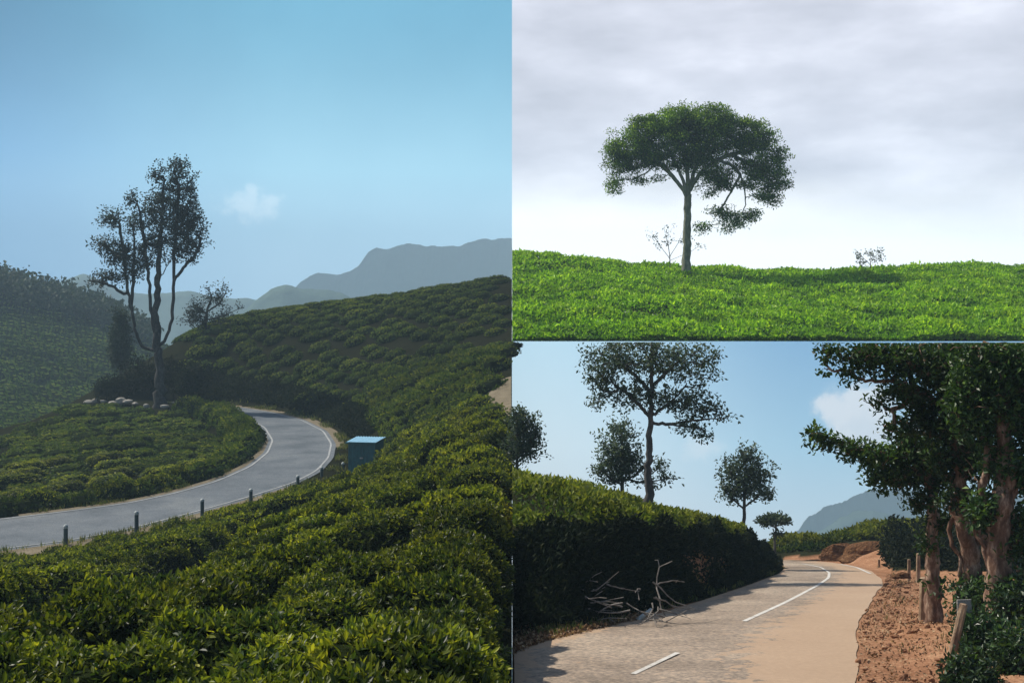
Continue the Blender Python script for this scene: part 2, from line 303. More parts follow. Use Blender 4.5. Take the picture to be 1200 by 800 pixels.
# ================================================================== VIEW A: tea hills with the road bend
def dA(y): return 9.64 * F / (y - 340)
outA = [(-60, 655), (0, 645), (77, 636), (150, 622), (240, 599), (300, 582), (350, 566), (377, 552), (391, 536), (394, 520), (384, 505), (358, 492), (322, 483), (280, 476.5), (235, 472), (205, 470)]
innA = [(-60, 614), (0, 607), (75, 598), (150, 588), (205, 576), (250, 563), (288, 546), (308, 530), (314, 516), (305, 501), (285, 490), (258, 481.5), (235, 476.5), (215, 473.5), (200, 472), (190, 471)]
oA = resample([P(x, y, dA(y)) for x, y in outA], 110); iA = resample([P(x, y, dA(y)) for x, y in innA], 110)
cA = (oA + iA) / 2; wA = (dist_poly(cA[:, 0], cA[:, 1], oA)[0] + dist_poly(cA[:, 0], cA[:, 1], iA)[0]) / 2
ctl = [P(*t) for t in [
 (-250, 1000, 6), (0, 1000, 6), (300, 1000, 6), (600, 1000, 6), (-250, 800, 9), (-250, 700, 18), (-250, 660, 40), (-50, 800, 9), (-50, 720, 15), (-50, 690, 28), (0, 690, 28),
 (150, 800, 9), (150, 720, 14.5), (150, 668, 24), (150, 648, 38), (30, 652, 42), (100, 641, 44), (300, 800, 9), (300, 700, 15), (300, 628, 27), (300, 600, 44), (450, 800, 9), (450, 680, 15), (450, 602, 25), (450, 574, 38), (432, 560, 56),
 (600, 800, 9), (600, 700, 14), (600, 605, 22), (600, 560, 29), (600, 500, 45), (600, 440, 68), (600, 398, 88), (600, 320, 112), (700, 320, 112), (700, 440, 68), (700, 560, 29), (700, 700, 14),
 (520, 545, 40), (520, 505, 58), (520, 452, 74), (470, 475, 77), (560, 422, 80), (445, 495, 78), (429, 541, 63), (412, 546, 62), (444, 541, 65), (428, 530, 70), (500, 397, 97), (420, 398, 102), (350, 396, 106), (230, 393, 110),
 (500, 336, 119), (400, 351, 123), (300, 366, 127), (225, 390, 129), (330, 452, 99), (250, 440, 105), (385, 472, 90), (420, 486, 82),
 (0, 577, 58), (100, 570, 60.5), (200, 548, 65), (265, 520, 74), (285, 505, 81), (100, 522, 75), (200, 512, 78), (0, 535, 75), (50, 482, 95), (185, 470, 98), (120, 464, 103), (0, 507, 92), (230, 492, 87), (60, 545, 68), (-250, 577, 58), (-250, 520, 80)]]
ctl += [(-5, 150, 1), (-20, 150, -1), (-35, 150, -5), (-60, 118, -16), (-80, 95, -16), (-45, 135, -14), (-60, 150, -20), (-110, 110, -18), (5, 150, 1)]
surfA = RBF(ctl, 2.0, .03)
def soilA_(X, Y):
    s = surfA(X, Y) - .55; sd, z = road_sd(X, Y, oA, iA); s = s + .07 * vnoise(X * 1.3, Y * 1.3, 3)
    w = np.clip((sd - .5) / 1.6, 0, 1); w = w * w * (3 - 2 * w); return (z - np.where(sd < -.4, .25, .03)) * (1 - w) + s * w
class Fast:                                  # soil height by bilinear lookup
    def __init__(s, f, u0, u1, nu, d0, d1, nd):
        s.a = (u0, u1, nu, math.log(d0), math.log(d1), nd); us = np.linspace(u0, u1, nu)[None]; ds = np.geomspace(d0, d1, nd)[:, None]; s.Z = f(us / F * ds, ds + 0 * us)
    def __call__(s, X, Y):
        u0, u1, nu, l0, l1, nd = s.a; X = np.asarray(X, float); Y = np.maximum(np.asarray(Y, float), 1); i = np.clip((X / Y * F - u0) / (u1 - u0) * (nu - 1), 0, nu - 1.001); j = np.clip((np.log(Y) - l0) / (l1 - l0) * (nd - 1), 0, nd - 1.001)
        a, b = i.astype(int), j.astype(int); f, g = i - a, j - b; Z = s.Z; return (Z[b, a] * (1 - f) + Z[b, a + 1] * f) * (1 - g) + (Z[b + 1, a] * (1 - f) + Z[b + 1, a + 1] * f) * g
soilA = Fast(soilA_, -900, 20, 200, 4, 155, 280)
us = np.linspace(-880, 0, 190)[None]; ds = np.geomspace(4.5, 150, 260)[:, None]
X = us / F * ds; Y = ds + 0 * us; ZA = soilA_(X, Y)
X[:, -1] = -.02
g = link('ground', grid_mesh('ground', X, Y, ZA), mats=[M['soilA']]); tag(g, kind='structure')
# cut face of the ground along the boundary, down into the earth
Vb = np.array([[-.02, y, z] for y, z in zip(Y[:, -1], ZA[:, -1])]); skirt = np.stack([Vb, Vb * [1, 1, 0] + [0, 0, -30]], 0)
s_ = link('ground', grid_mesh('ground_face', skirt[..., 0], skirt[..., 1], skirt[..., 2]), mats=[M['soilA']]); tag(s_, kind='structure')
road = link('road', ribbon('road', iA, oA, .0), mats=[M['roadA']]); tag(road, kind='structure')
for e_, k in ((oA, 1), (iA, -1)):
    off = cA + (e_ - cA) * (1 - .30 / np.maximum(wA, .8))[:, None]; a_, b_ = line_strip(off, .11, .02)
    o = link('road_marking', ribbon('road_marking', a_, b_, 0, 2), mats=[M['paint2']]); tag(o, kind='structure')
# dirt shoulders outside the bend
def shoulder(line, cent, wid, mat, i0, i1):
    l = line[i0:i1]; out = l + nrm(l - cent[i0:i1]) * np.linspace(wid[0], wid[1], i1 - i0)[:, None]; inn = l - nrm(l - cent[i0:i1]) * .25
    o = link('verge', ribbon('verge', inn, out + [0, 0, .03], -.01), mats=[mat]); tag(o, kind='structure')
shoulder(oA, cA, (1.6, .5), M['dirtA'], 0, 30); shoulder(oA, cA, (.6, 1.0), M['dirtA'], 52, 108); shoulder(iA, cA, (.35, .35), M['dirtA'], 5, 60)

def far_hill(name, prof, d0, d1, y1, mat, seed):
    xs = np.linspace(prof[0][0], prof[-1][0], 90); ys = np.interp(xs, [p[0] for p in prof], [p[1] for p in prof]); t = np.linspace(-.25, 1, 60)[:, None]
    D = d0 + (d1 - d0) * t + 0 * xs[None]; tt = np.clip(t, 0, 1) ** .8; PY = ys[None] + (y1 - ys[None]) * tt
    X = (xs[None] - 600) / F * D; Z = -(PY - 400) / F * D; back = np.clip(-t, 0, 1); Z = Z - back * 60 * back * 4 + vnoise(X * .12, D * .12, seed) * .7
    o = link(name, grid_mesh(name, X, D, Z), mats=[mat]); tag(o, kind='structure'); return X, D, Z
fhX, fhY, fhZ = far_hill('hill', [(-300, 322), (-100, 330), (0, 337), (40, 345), (70, 352), (100, 362), (130, 372), (160, 392), (200, 408), (260, 425)], 235, 135, 520, M['farhill'], 2)

# ---- tea bushes
def bush_mesh(name, seed, nleaf, lsize, lm, sx=.75, sy=.6, h=.75, six=False, up=.5, asp=.44, ex=4.5):
    r = np.random.default_rng(seed); ph = r.uniform(0, 6.28, 4)
    def rad(th): return 1 + .10 * np.sin(2 * th + ph[0]) + .08 * np.sin(3 * th + ph[1]) + .05 * np.sin(5 * th + ph[2])
    def top(rr, th, x, y): return h * (1 - .75 * np.clip(rr, 0, 1) ** ex) * (1 + .05 * np.sin(5 * x + ph[2]) + .05 * np.sin(6 * y + ph[3]))
    nt = int(nleaf * .70) // 4 * 4; ns = nleaf - nt; m4 = nt // 4
    th = r.uniform(0, 6.2832, m4); rr = np.sqrt(r.uniform(0, 1, m4)); x = rr * rad(th) * sx * np.cos(th); y = rr * rad(th) * sy * np.sin(th); z = top(rr, th, x, y) + r.normal(size=m4) * lsize * .3
    n1 = nrm(np.stack([np.cos(th) * rr ** 4 * 1.5, np.sin(th) * rr ** 4 * 1.5, np.ones(m4)], 1)); c1 = np.repeat(np.stack([x, y, z - lsize * .4], 1), 4, 0) + r.normal(size=(nt, 3)) * lsize * .12; n1 = np.repeat(n1, 4, 0); tsh = np.repeat(r.normal(size=m4), 4)
    th = r.uniform(0, 6.2832, ns); f = r.uniform(0, 1, ns) ** .6; x = rad(th) * sx * np.cos(th) * (.97 + .05 * f); y = rad(th) * sy * np.sin(th) * (.97 + .05 * f); z = f * h * .4
    n2 = nrm(np.stack([np.cos(th), np.sin(th), .3 + 0 * th], 1)); c2 = np.stack([x, y, z + .02], 1)
    LA = leaf_arrays6 if six else leaf_arrays; V, q = LA(np.r_[c1, c2], np.r_[n1, n2], lsize, r, up, .55, asp)
    clump = vnoise(c1[:, 0] * 4, c1[:, 1] * 4, seed)
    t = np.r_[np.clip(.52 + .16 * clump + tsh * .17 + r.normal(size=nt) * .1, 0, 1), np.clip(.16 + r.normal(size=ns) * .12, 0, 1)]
    if six: t = np.repeat(t, 2)
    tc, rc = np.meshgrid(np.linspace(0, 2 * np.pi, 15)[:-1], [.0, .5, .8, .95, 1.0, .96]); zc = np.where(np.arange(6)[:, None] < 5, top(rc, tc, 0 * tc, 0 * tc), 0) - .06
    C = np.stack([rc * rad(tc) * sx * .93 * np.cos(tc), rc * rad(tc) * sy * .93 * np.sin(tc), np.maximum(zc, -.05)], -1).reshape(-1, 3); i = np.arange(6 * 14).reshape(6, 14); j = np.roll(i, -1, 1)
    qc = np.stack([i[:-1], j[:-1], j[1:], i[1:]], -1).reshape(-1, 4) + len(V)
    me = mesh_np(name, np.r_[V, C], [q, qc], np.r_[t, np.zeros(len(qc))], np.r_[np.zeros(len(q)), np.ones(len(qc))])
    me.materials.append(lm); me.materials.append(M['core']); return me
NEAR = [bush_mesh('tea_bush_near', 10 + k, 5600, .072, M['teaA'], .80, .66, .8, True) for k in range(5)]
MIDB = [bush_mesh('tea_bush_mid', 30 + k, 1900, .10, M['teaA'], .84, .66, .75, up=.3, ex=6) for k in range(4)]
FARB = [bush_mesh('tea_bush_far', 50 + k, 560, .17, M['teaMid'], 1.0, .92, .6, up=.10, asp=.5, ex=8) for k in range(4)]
STUFFV = []; rng = np.random.default_rng(7); CAND = []
gapsA = [resample([P(*t) for t in L], 30) for L in (
    [(-80, 745, 12.5), (30, 722, 14), (120, 690, 18), (190, 650, 24.5), (270, 622, 30), (330, 602, 40)],
    [(230, 668, 18), (330, 650, 20.5), (420, 648, 19.5), (520, 640, 19), (620, 640, 18.5)],
    [(430, 590, 27), (500, 585, 27), (560, 575, 27), (620, 572, 27)])]
fg_top = [(-300, 672), (0, 664), (40, 656), (100, 644), (160, 630), (240, 609), (300, 594), (350, 578), (400, 566), (440, 552), (470, 541)]
def scatter(sp_x, sp_y, ang, zone, jit=.16, xr=(-60, 0), yr=(5, 130)):
    ca, sa = math.cos(ang), math.sin(ang); L = 200; a = np.arange(-L, L, sp_x); b = np.arange(-L, L, sp_y); A_, B_ = np.meshgrid(a, b); A_ = A_ + (np.arange(len(b)) % 2)[:, None] * sp_x * .5
    B_ = B_ + .35 * np.sin(A_ * .21 + B_ * .1)
    A_ = A_ + rng.uniform(-jit, jit, A_.shape) * sp_x; B_ = B_ + rng.uniform(-jit, jit, B_.shape) * sp_y
    X = A_ * ca - B_ * sa; Y = A_ * sa + B_ * ca; k = (X > xr[0]) & (X < xr[1]) & (Y > yr[0]) & (Y < yr[1]); X, Y = X[k], Y[k]
    u = 600 + X / Y * F; k = (u > -70) & (u < 600.5); X, Y = X[k], Y[k]
    S = surfA(X, Y); u, v = pix(X, Y, S); k = in_poly(u, v, zone); X, Y = X[k], Y[k]
    k = road_sd(X, Y, oA, iA)[0] > 1.3; return X[k], Y[k]
def place(X, Y, meshes, label, group, ang, sc, hs=1.0, lift=0, minx=None):
    Z = soilA(X, Y); e_ = .6
    nx = -(soilA(X + e_, Y) - soilA(X - e_, Y)) / (2 * e_); ny = -(soilA(X, Y + e_) - soilA(X, Y - e_)) / (2 * e_)
    for x, y, z, gx, gy in zip(X, Y, Z, nx, ny):
        s = sc * rng.uniform(.88, 1.15); CAND.append((s * F / y, x, y, z, gx, gy, meshes, label, group, ang + rng.normal() * .12, s, hs * rng.uniform(.85, 1.15), rng.integers(len(meshes))))
def off_gap(X, Y, w):
    k = np.ones(len(X), bool)
    for L in gapsA: k &= dist_poly(X, Y, L)[0] > w
    return k
# outside the guard posts, towards the camera
zone = fg_top + [(500, 556), (600, 552), (610, 1100), (-300, 1100)]
X, Y = scatter(1.32, 1.1, .25, zone, yr=(5.5, 60)); k = off_gap(X, Y, 1.55) & (X < -.9); X, Y = X[k], Y[k]
yc = np.arange(5.6, 48, 1.05); xc = np.full(len(yc), -.86) + rng.uniform(-.08, .0, len(yc)); k = off_gap(xc, yc, 1.2); m_ = X < -1.6; X, Y = np.r_[X[m_], xc[k]], np.r_[Y[m_], yc[k]]
n_ = Y < 21
ub, vb = pix(X, Y, surfA(X, Y)); g1 = np.interp(ub, [-80, 30, 120, 190, 270, 330, 430, 500, 560, 620], [745, 722, 690, 650, 622, 602, 590, 585, 575, 572]); g2 = np.interp(ub, [-80, 30, 120, 190, 230, 330, 420, 520, 620], [745, 722, 690, 668, 668, 650, 648, 640, 640])
for sel, lab, grp in ((vb < g1, 'small-looking tea bush in the strip right behind the guard posts, before the first dark furrow', 'tea bushes between guard posts and first furrow'), ((vb >= g1) & (vb < g2), 'tea bush in the wedge-shaped strip between the two dark furrows', 'tea bushes between the furrows'), (vb >= g2, 'leafy tea bush with large pale shoots, beyond both dark furrows from the road', 'tea bushes beyond both furrows')):
    place(X[n_ & sel], Y[n_ & sel], NEAR, lab, grp, .25, 1.0); place(X[~n_ & sel], Y[~n_ & sel], MIDB, lab, grp, .25, 1.02)
# curving rows above the shed
X, Y = scatter(1.7, 1.9, .62, [(470, 541), (440, 500), (432, 470), (450, 445), (500, 420), (560, 408), (606, 408), (606, 552), (500, 556)], jit=.1); k = X < -.5
u, v = pix(X, Y, surfA(X, Y)); k &= ~in_poly(u, v, [(580, 425), (610, 425), (610, 492), (575, 492)])
place(X[k], Y[k], MIDB, 'long rounded tea bush in the curving rows above the teal shed', 'tea bushes in curving rows above the shed', .62, 1.25, 1.1)
# hillside below and above the terrace line
X, Y = scatter(2.05, 1.85, .12, [(205, 397), (560, 400), (606, 400), (606, 408), (560, 410), (500, 420), (450, 440), (425, 478), (380, 466), (330, 449), (250, 434), (205, 428)], jit=.2)
place(X, Y, FARB, 'rounded tea bush on the hillside between the road cutting and the terrace line', 'tea bushes below the terrace line', .12, .98, .75)
X, Y = scatter(2.05, 1.9, .1, [(205, 394), (560, 395), (606, 395), (606, 300), (400, 330), (205, 372)], jit=.2, yr=(80, 131)); k = X < -.5
place(X[k], Y[k], FARB, 'small rounded tea bush on the hillside above the terrace line', 'tea bushes above the terrace line', .1, .98, .75)
# knoll inside the bend
kn = [(-80, 600), (60, 590), (150, 580), (230, 562), (300, 530), (303, 512), (270, 492), (215, 478), (185, 474), (110, 466), (60, 482), (-80, 530)]
X, Y = scatter(2.5, 2.3, .9, kn, jit=.2, xr=(-70, 0)); k = road_sd(X, Y, oA, iA)[0] > 2.5
place(X[k], Y[k], MIDB, 'broad dark tea bush on the knoll inside the road bend', 'tea bushes on the knoll', .9, 1.36, .6)
tg = nrm(np.gradient(iA, axis=0)); nn_ = np.stack([-tg[:, 1], tg[:, 0], 0 * tg[:, 0]], 1); nn_ *= np.sign((nn_ * (iA - cA)).sum(1))[:, None]; hl = iA + nn_ * 1.35; hl = resample(hl[3:97], 62)
hl = hl[road_sd(hl[:, 0], hl[:, 1], oA, iA)[0] > 1.0]
place(hl[:, 0], hl[:, 1], MIDB, 'clipped tea bush in the hedge along the inside of the road bend', 'hedge along the inside of the bend', .5, 1.15, 1.3)
CAND.sort(key=lambda t: -t[0])
rest = []
for k, (_, x, y, z, gx, gy, meshes, lab, grp, ang, s, hs, vi) in enumerate(CAND):
    n = Vector((gx, gy, 1)).normalized(); up = Vector((n.x * .8, n.y * .8, n.z)).normalized(); q = up.to_track_quat('Z', 'Y').to_matrix().to_4x4()
    Mt = Matrix.Translation((x, y, z - .04)) @ Vector((0, 0, 1)).rotation_difference(up).to_matrix().to_4x4() @ Matrix.Rotation(ang, 4, 'Z') @ Matrix.Diagonal((s, s, s * hs, 1))
    if k < 300:
        o = bpy.data.objects.new('tea_bush', meshes[vi]); COL.objects.link(o); o.matrix_world = Mt; tag(o, lab, 'tea bush', grp)
    else: rest.append((FARB[vi % 4], np.array(Mt)))
print('tea bushes', len(CAND))
def bake(items, name, mats, label, cat):
    VV, QQ, TT, MM = [], [], [], []; off = 0; cache = {}
    for me, Mt in items:
        if me.name not in cache:
            v = np.empty(len(me.vertices) * 3, np.float32); me.vertices.foreach_get('co', v); q = np.empty(len(me.loops), np.int32); me.loops.foreach_get('vertex_index', q)
            t = np.empty(len(me.polygons), np.float32); me.attributes['tint'].data.foreach_get('value', t); mi = np.empty(len(me.polygons), np.int32); me.polygons.foreach_get('material_index', mi); cache[me.name] = (v.reshape(-1, 3), q.reshape(-1, 4), t, mi)
        v, q, t, mi = cache[me.name]; VV.append(v @ Mt[:3, :3].T + Mt[:3, 3]); QQ.append(q + off); off += len(v); TT.append(np.clip(t + rng.normal() * .10, 0, 1)); MM.append(mi)
    o = link(name, mesh_np(name, np.concatenate(VV), [np.concatenate(QQ)], np.concatenate(TT), np.concatenate(MM)), mats=mats); tag(o, label, cat, kind='stuff'); return o
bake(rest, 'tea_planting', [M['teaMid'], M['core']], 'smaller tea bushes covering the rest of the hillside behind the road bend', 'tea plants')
# far hill: small lumps of tea
lump = bush_mesh('tea_lump', 77, 46, .55, M['teaMid'], .9, .65, .7); items = []
for _ in range(3600):
    i, j = rng.integers(12, 59), rng.integers(14, 89); fx, fy = rng.random(2); x = fhX[i, j] + fx * (fhX[i, j] - fhX[i, j - 1]); y = fhY[i, j] + fy * (fhY[i, j] - fhY[i - 1, j]); z = fhZ[i, j]
    u, v = pix(x, y, z)
    if abs(v - np.interp(u, [0, 60, 130, 140, 150], [418, 424, 416, 405, 400])) < 2.5 or abs(v - np.interp(u, [-10, 110, 112], [449, 450, 999])) < 1.6: continue
    s = rng.uniform(1.0, 1.7); Mt = np.eye(4); c, sn = math.cos(.5), math.sin(.5); Mt[:3, :3] = np.array([[c, -sn, 0], [sn, c, 0], [0, 0, 1]]) * s; Mt[:3, 3] = (x, y, z - .1); items.append((lump, Mt))
bake(items, 'tea_planting', [M['teaMid'], M['core']], 'distant tea bushes covering the valley hillside behind the knoll', 'tea plants')

cutp = [(200, 470), (205, 425), (250, 436), (330, 450), (385, 468), (425, 482), (440, 498), (445, 545), (425, 520), (408, 515), (396, 500), (360, 484), (322, 476), (280, 470)]
xs_, ys_ = [], []
for _ in range(8):
    y = rng.uniform(66, 108, 60000); x = rng.uniform(-32, -9, 60000); u = 600 + x / y * F; k = (u > 195) & (u < 450); x, y = x[k], y[k]; u, v = pix(x, y, soilA(x, y)); k = in_poly(u, v, cutp); m_ = road_sd(x[k], y[k], oA, iA)[0] > .9; xs_.append(x[k][m_]); ys_.append(y[k][m_])
x = np.concatenate(xs_)[:24000]; y = np.concatenate(ys_)[:24000]; c = np.stack([x, y, soilA(x, y) + rng.uniform(0, .45, len(x))], 1)
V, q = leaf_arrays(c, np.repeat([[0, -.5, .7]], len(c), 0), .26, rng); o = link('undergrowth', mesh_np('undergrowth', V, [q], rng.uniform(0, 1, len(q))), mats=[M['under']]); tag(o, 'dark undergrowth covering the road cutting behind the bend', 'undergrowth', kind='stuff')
# ------------------------------------------------------------------ trees
def sweep(pts, rad, sides=10, gn=0, r=None):
    n = len(pts); T = nrm(np.gradient(pts, axis=0)); s = np.cross(T[0], [1, .1, 0] if abs(T[0][0]) < .9 else [0, 1, 0]); k = np.arange(sides) * 2 * np.pi / sides; V = []
    ph = r.uniform(0, 6.28, 3) if r is not None else np.zeros(3)
    for i in range(n):
        s = s - T[i] * (s @ T[i]); s /= np.linalg.norm(s); w = np.cross(T[i], s)
        g = 1 + gn * (np.sin(2 * k + i * .7 + ph[0]) + .8 * np.sin(3 * k - i * .9 + ph[1]) + .7 * math.sin(i * 1.9 + ph[2]))
        V.append(pts[i] + (np.cos(k)[:, None] * s + np.sin(k)[:, None] * w) * (rad[i] * g)[:, None])
    i = np.arange(n * sides).reshape(n, sides); j = np.roll(i, -1, 1); return np.concatenate(V), np.stack([i[:-1], j[:-1], j[1:], i[1:]], -1).reshape(-1, 4)
def tubes(nodes, parent, rad, idx, sides=6):
    V, Q = [], []; k = np.arange(sides) * 2 * np.pi / sides
    for i in idx:
        p = parent[i]
        if p < 0: continue
        a_, b_ = nodes[p], nodes[i]; t = b_ - a_; L = np.linalg.norm(t)
        if L < 1e-5: continue
        t = t / L; s = np.cross(t, [.31, .17, .93] if abs(t[2]) < .9 else [1, 0, 0]); s /= np.linalg.norm(s); w = np.cross(t, s); off = len(V) * sides
        ring = np.cos(k)[:, None] * s + np.sin(k)[:, None] * w
        V.append(a_ - t * rad[i] * .3 + ring * min(rad[p], rad[i] * 1.35)); V.append(b_ + t * rad[i] * .15 + ring * rad[i]); o = off; j = (np.arange(sides) + 1) % sides
        Q.append(np.stack([o + np.arange(sides), o + j, o + sides + j, o + sides + np.arange(sides)], 1))
    if not V: return None
    return np.concatenate(V), np.concatenate(Q)
def tree(name, d, trunk, limbs, blobs, r0, leaf, nclump, per, label, cat, lm, bm, seed, group=None, zmax=None, crad=None, rtip=.012, depthk=1.0, flat=1.0, jagged=.15, base_z=None, trunk_min=.4, leafup=.2, taper=.6, gnarl=.03, limbk=.5, wob=.0025):
    """trunk/limbs: photograph polylines (px, py[, depth offset]); blobs: ellipses (px,py,rx,ry[,depth offset]) filled with leaf clumps"""
    r = np.random.default_rng(seed); base = P(trunk[0][0], trunk[0][1], d)
    if base_z is not None: base[2] = base_z
    root = empty(name, base); tag(root, label, cat, group)
    def pt(t): return P(t[0], t[1], d + (t[2] if len(t) > 2 else 0)) - base
    nodes, parent = [], []
    def add(p, par): nodes.append(np.array(p)); parent.append(par); return len(nodes) - 1
    tl = [pt(t) for t in trunk]; tl[0] = np.zeros(3); tp = resample(tl, max(6, len(trunk) * 5)); prev = -1; tw = np.linalg.norm(tp[-1] - tp[0])
    for i_, p in enumerate(tp): prev = add(p + (r.normal(size=3) * .004 * tw if 0 < i_ else 0), prev)
    ntr = len(nodes)
    chains = []
    for L in limbs:
        lp = resample([pt(t) for t in L], max(5, len(L) * 4)); N = np.array(nodes); prev = int(np.argmin(np.linalg.norm(N - lp[0], axis=1)))
        ch = [prev]
        for p in lp[1:]: prev = add(p + r.normal(size=3) * wob * tw, prev); ch.append(prev)
        chains.append(ch)
    C = []; wts = np.array([b[2] * b[3] for b in blobs], float); cnt = np.maximum(1, (wts / wts.sum() * nclump)).astype(int)
    for b, n in zip(blobs, cnt):
        c = pt((b[0], b[1], b[4] if len(b) > 4 else 0)); dd = d / F; R = np.array([b[2] * dd, .5 * (b[2] + b[3]) * dd * depthk, b[3] * dd])
        v = nrm(r.normal(size=(n, 3))) * (r.uniform(0, 1, (n, 1)) ** .42) * (1 + r.normal(size=(n, 1)) * jagged); C.append(c + v * R)
    C = np.concatenate(C)
    if zmax is not None: C = C[C[:, 2] + base[2] < zmax]
    attach = np.array([True] * len(nodes)); low = int(ntr * trunk_min); N0 = np.array(nodes); order = np.argsort([np.min(np.linalg.norm(N0[low:] - c, axis=1)) for c in C]); tips = []
    for ci in order:
        c = C[ci]; N = np.array(nodes); dist = np.linalg.norm(N - c, axis=1) + .7 * np.maximum(0, N[:, 2] - c[2]); dist[:low] = 1e9; pi = int(np.argmin(dist)); p0 = N[pi]; L = np.linalg.norm(c - p0); prev = pi; m = 2 if L < .08 * tw else 3
        for s_ in range(1, m + 1):
            f = s_ / m; q = p0 + (c - p0) * f + r.normal(size=3) * L * .07 * (f < 1) + np.array([0, 0, 1]) * L * .10 * math.sin(math.pi * f); prev = add(q, prev)
        tips.append(prev)
    nodes_ = np.array(nodes); n = len(nodes); w = np.zeros(n)
    for t_ in tips: w[t_] += 1
    w = np.maximum(w, .3)
    for i_ in range(n - 1, -1, -1):
        if parent[i_] >= 0: w[parent[i_]] += w[i_]
    rad = rtip * np.maximum(1, w) ** .5; rad *= 1; sc_ = r0 / max(rad[int(ntr * .5)], 1e-6); sc_ = min(max(sc_, .3), 6); 
    rad = np.where(np.arange(n) < ntr, r0 * (1.08 - taper * np.arange(n) / ntr), np.minimum(rad * max(.6, min(1.6, sc_)), r0 * limbk))
    flare = np.exp(-np.arange(ntr) / max(1, ntr * .06)); rad[:ntr] *= 1 + .45 * flare
    def cut(ch):
        p = nodes_[ch]; q = rad[ch].copy()
        if zmax is not None and np.any(p[:, 2] + base[2] > zmax):
            i_ = int(np.argmax(p[:, 2] + base[2] > zmax))
            if i_ == 0: return None, None
            f = (zmax - base[2] - p[i_ - 1, 2]) / (p[i_, 2] - p[i_ - 1, 2]); p = np.r_[p[:i_], [p[i_ - 1] + f * (p[i_] - p[i_ - 1])]]; q = q[:i_ + 1]
        return p, q
    p, q = cut(list(range(ntr))); v, f = sweep(p, q, 12, gnarl, r); link('trunk', mesh_np('trunk', v, [f], smooth=True), root, [bm])
    inl = set()
    for ch in chains:
        p, q = cut(ch); inl.update(ch)
        if p is None or len(p) < 2: continue
        q[0] = min(q[0], q[1] * 1.25); v, f = sweep(p, q, 8, gnarl, r); link('branch', mesh_np('branch', v, [f], smooth=True), root, [bm])
    keep = [i_ for i_ in range(ntr, n) if i_ not in inl and (zmax is None or nodes_[i_, 2] + base[2] < zmax - .01)]
    br = tubes(nodes_, parent, rad, keep, 4)
    if br: tag(link('twigs', mesh_np('twigs', br[0], [br[1]], smooth=True), root, [bm]), kind='stuff')
    cr = crad if crad else leaf * 2.2; c = np.repeat(C, per, 0); off = nrm(r.normal(size=c.shape)) * r.uniform(0, 1, (len(c), 1)) ** .45 * cr * np.array([1, 1, flat]); c = c + off; nn = nrm(off + np.array([0, 0, leafup * cr]))
    if zmax is not None: k = c[:, 2] + base[2] < zmax; c, nn, off = c[k], nn[k], off[k]
    V, q = leaf_arrays(c, nn, leaf, r, .4, .7, .5, face=.8)
    if zmax is not None: V[:, 2] = np.minimum(V[:, 2], zmax - base[2])
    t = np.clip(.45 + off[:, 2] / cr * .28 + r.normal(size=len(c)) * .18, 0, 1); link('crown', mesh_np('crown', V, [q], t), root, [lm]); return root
def soil_at(f, px, d): return float(f(np.array([(px - 600) / F * d]), np.array([float(d)]))[0])

# tall tree on the knoll
tree('tall_tree', 98, [(187, 470), (187, 440), (186, 412), (185, 395), (183, 375), (184, 345), (186, 310), (188, 270), (190, 235), (192, 205)],
     [[(186, 412), (168, 408), (158, 390), (154, 365), (150, 340), (147, 318), (145, 290), (140, 262)], [(154, 365), (155, 335), (157, 300), (156, 265)], [(183, 398), (177, 370), (175, 330), (170, 295), (167, 262), (160, 235)],
      [(187, 405), (198, 390), (203, 365), (203, 330), (204, 290), (207, 250), (210, 215)], [(204, 328), (216, 312), (228, 300), (236, 285)], [(147, 345), (130, 335), (115, 330), (103, 328)], [(184, 335), (193, 315), (200, 305)], [(140, 300), (122, 288), (108, 280)]],
     [(205, 205, 17, 20), (185, 205, 10, 14), (222, 220, 9, 22), (200, 235, 28, 26), (212, 260, 30, 30), (228, 275, 18, 22), (180, 250, 18, 22), (190, 280, 30, 22), (155, 232, 8, 14), (160, 262, 22, 14), (130, 255, 17, 14), (118, 290, 15, 12), (140, 295, 22, 22), (155, 315, 24, 16), (125, 325, 26, 10), (170, 300, 20, 20), (215, 295, 22, 14), (106, 330, 6, 5), (208, 192, 9, 8), (228, 255, 14, 14)],
     .38, .24, 720, 18, 'tall dark multi-stemmed tree standing on the knoll inside the road bend', 'tree', M['silverA'], M['barkA'], 3, crad=.45, taper=.9, limbk=.34, jagged=.25, depthk=.8, base_z=soil_at(soilA, 187, 98) - .1, trunk_min=.75)
tree('small_tree', 113, [(240, 400), (241, 380), (243, 362), (248, 350)], [[(243, 368), (232, 360), (222, 352)], [(243, 365), (258, 355), (264, 343)], [(242, 375), (262, 370), (284, 360)]],
     [(250, 348, 17, 14), (232, 360, 16, 12), (262, 342, 7, 8), (222, 372, 16, 14), (262, 368, 18, 9), (282, 360, 6, 4), (240, 378, 22, 12)], .16, .24, 130, 14, 'small sparse tree on the slope edge beside the tall dark tree', 'tree', M['silverA'], M['barkA'], 5, crad=.55, jagged=.25, base_z=soil_at(soilA, 240, 113) - .2)
tree('cypress_tree', 122, [(142, 436), (142, 410), (142, 370)], [], [(142, 374, 6, 12), (141, 392, 10, 14), (141, 408, 12, 14), (141, 420, 11, 12)], .2, .35, 200, 18, 'dense dark conical tree in the dip behind the tall tree', 'tree', M['farwood'], M['barkA'], 6, crad=.6, trunk_min=.1, base_z=-11)
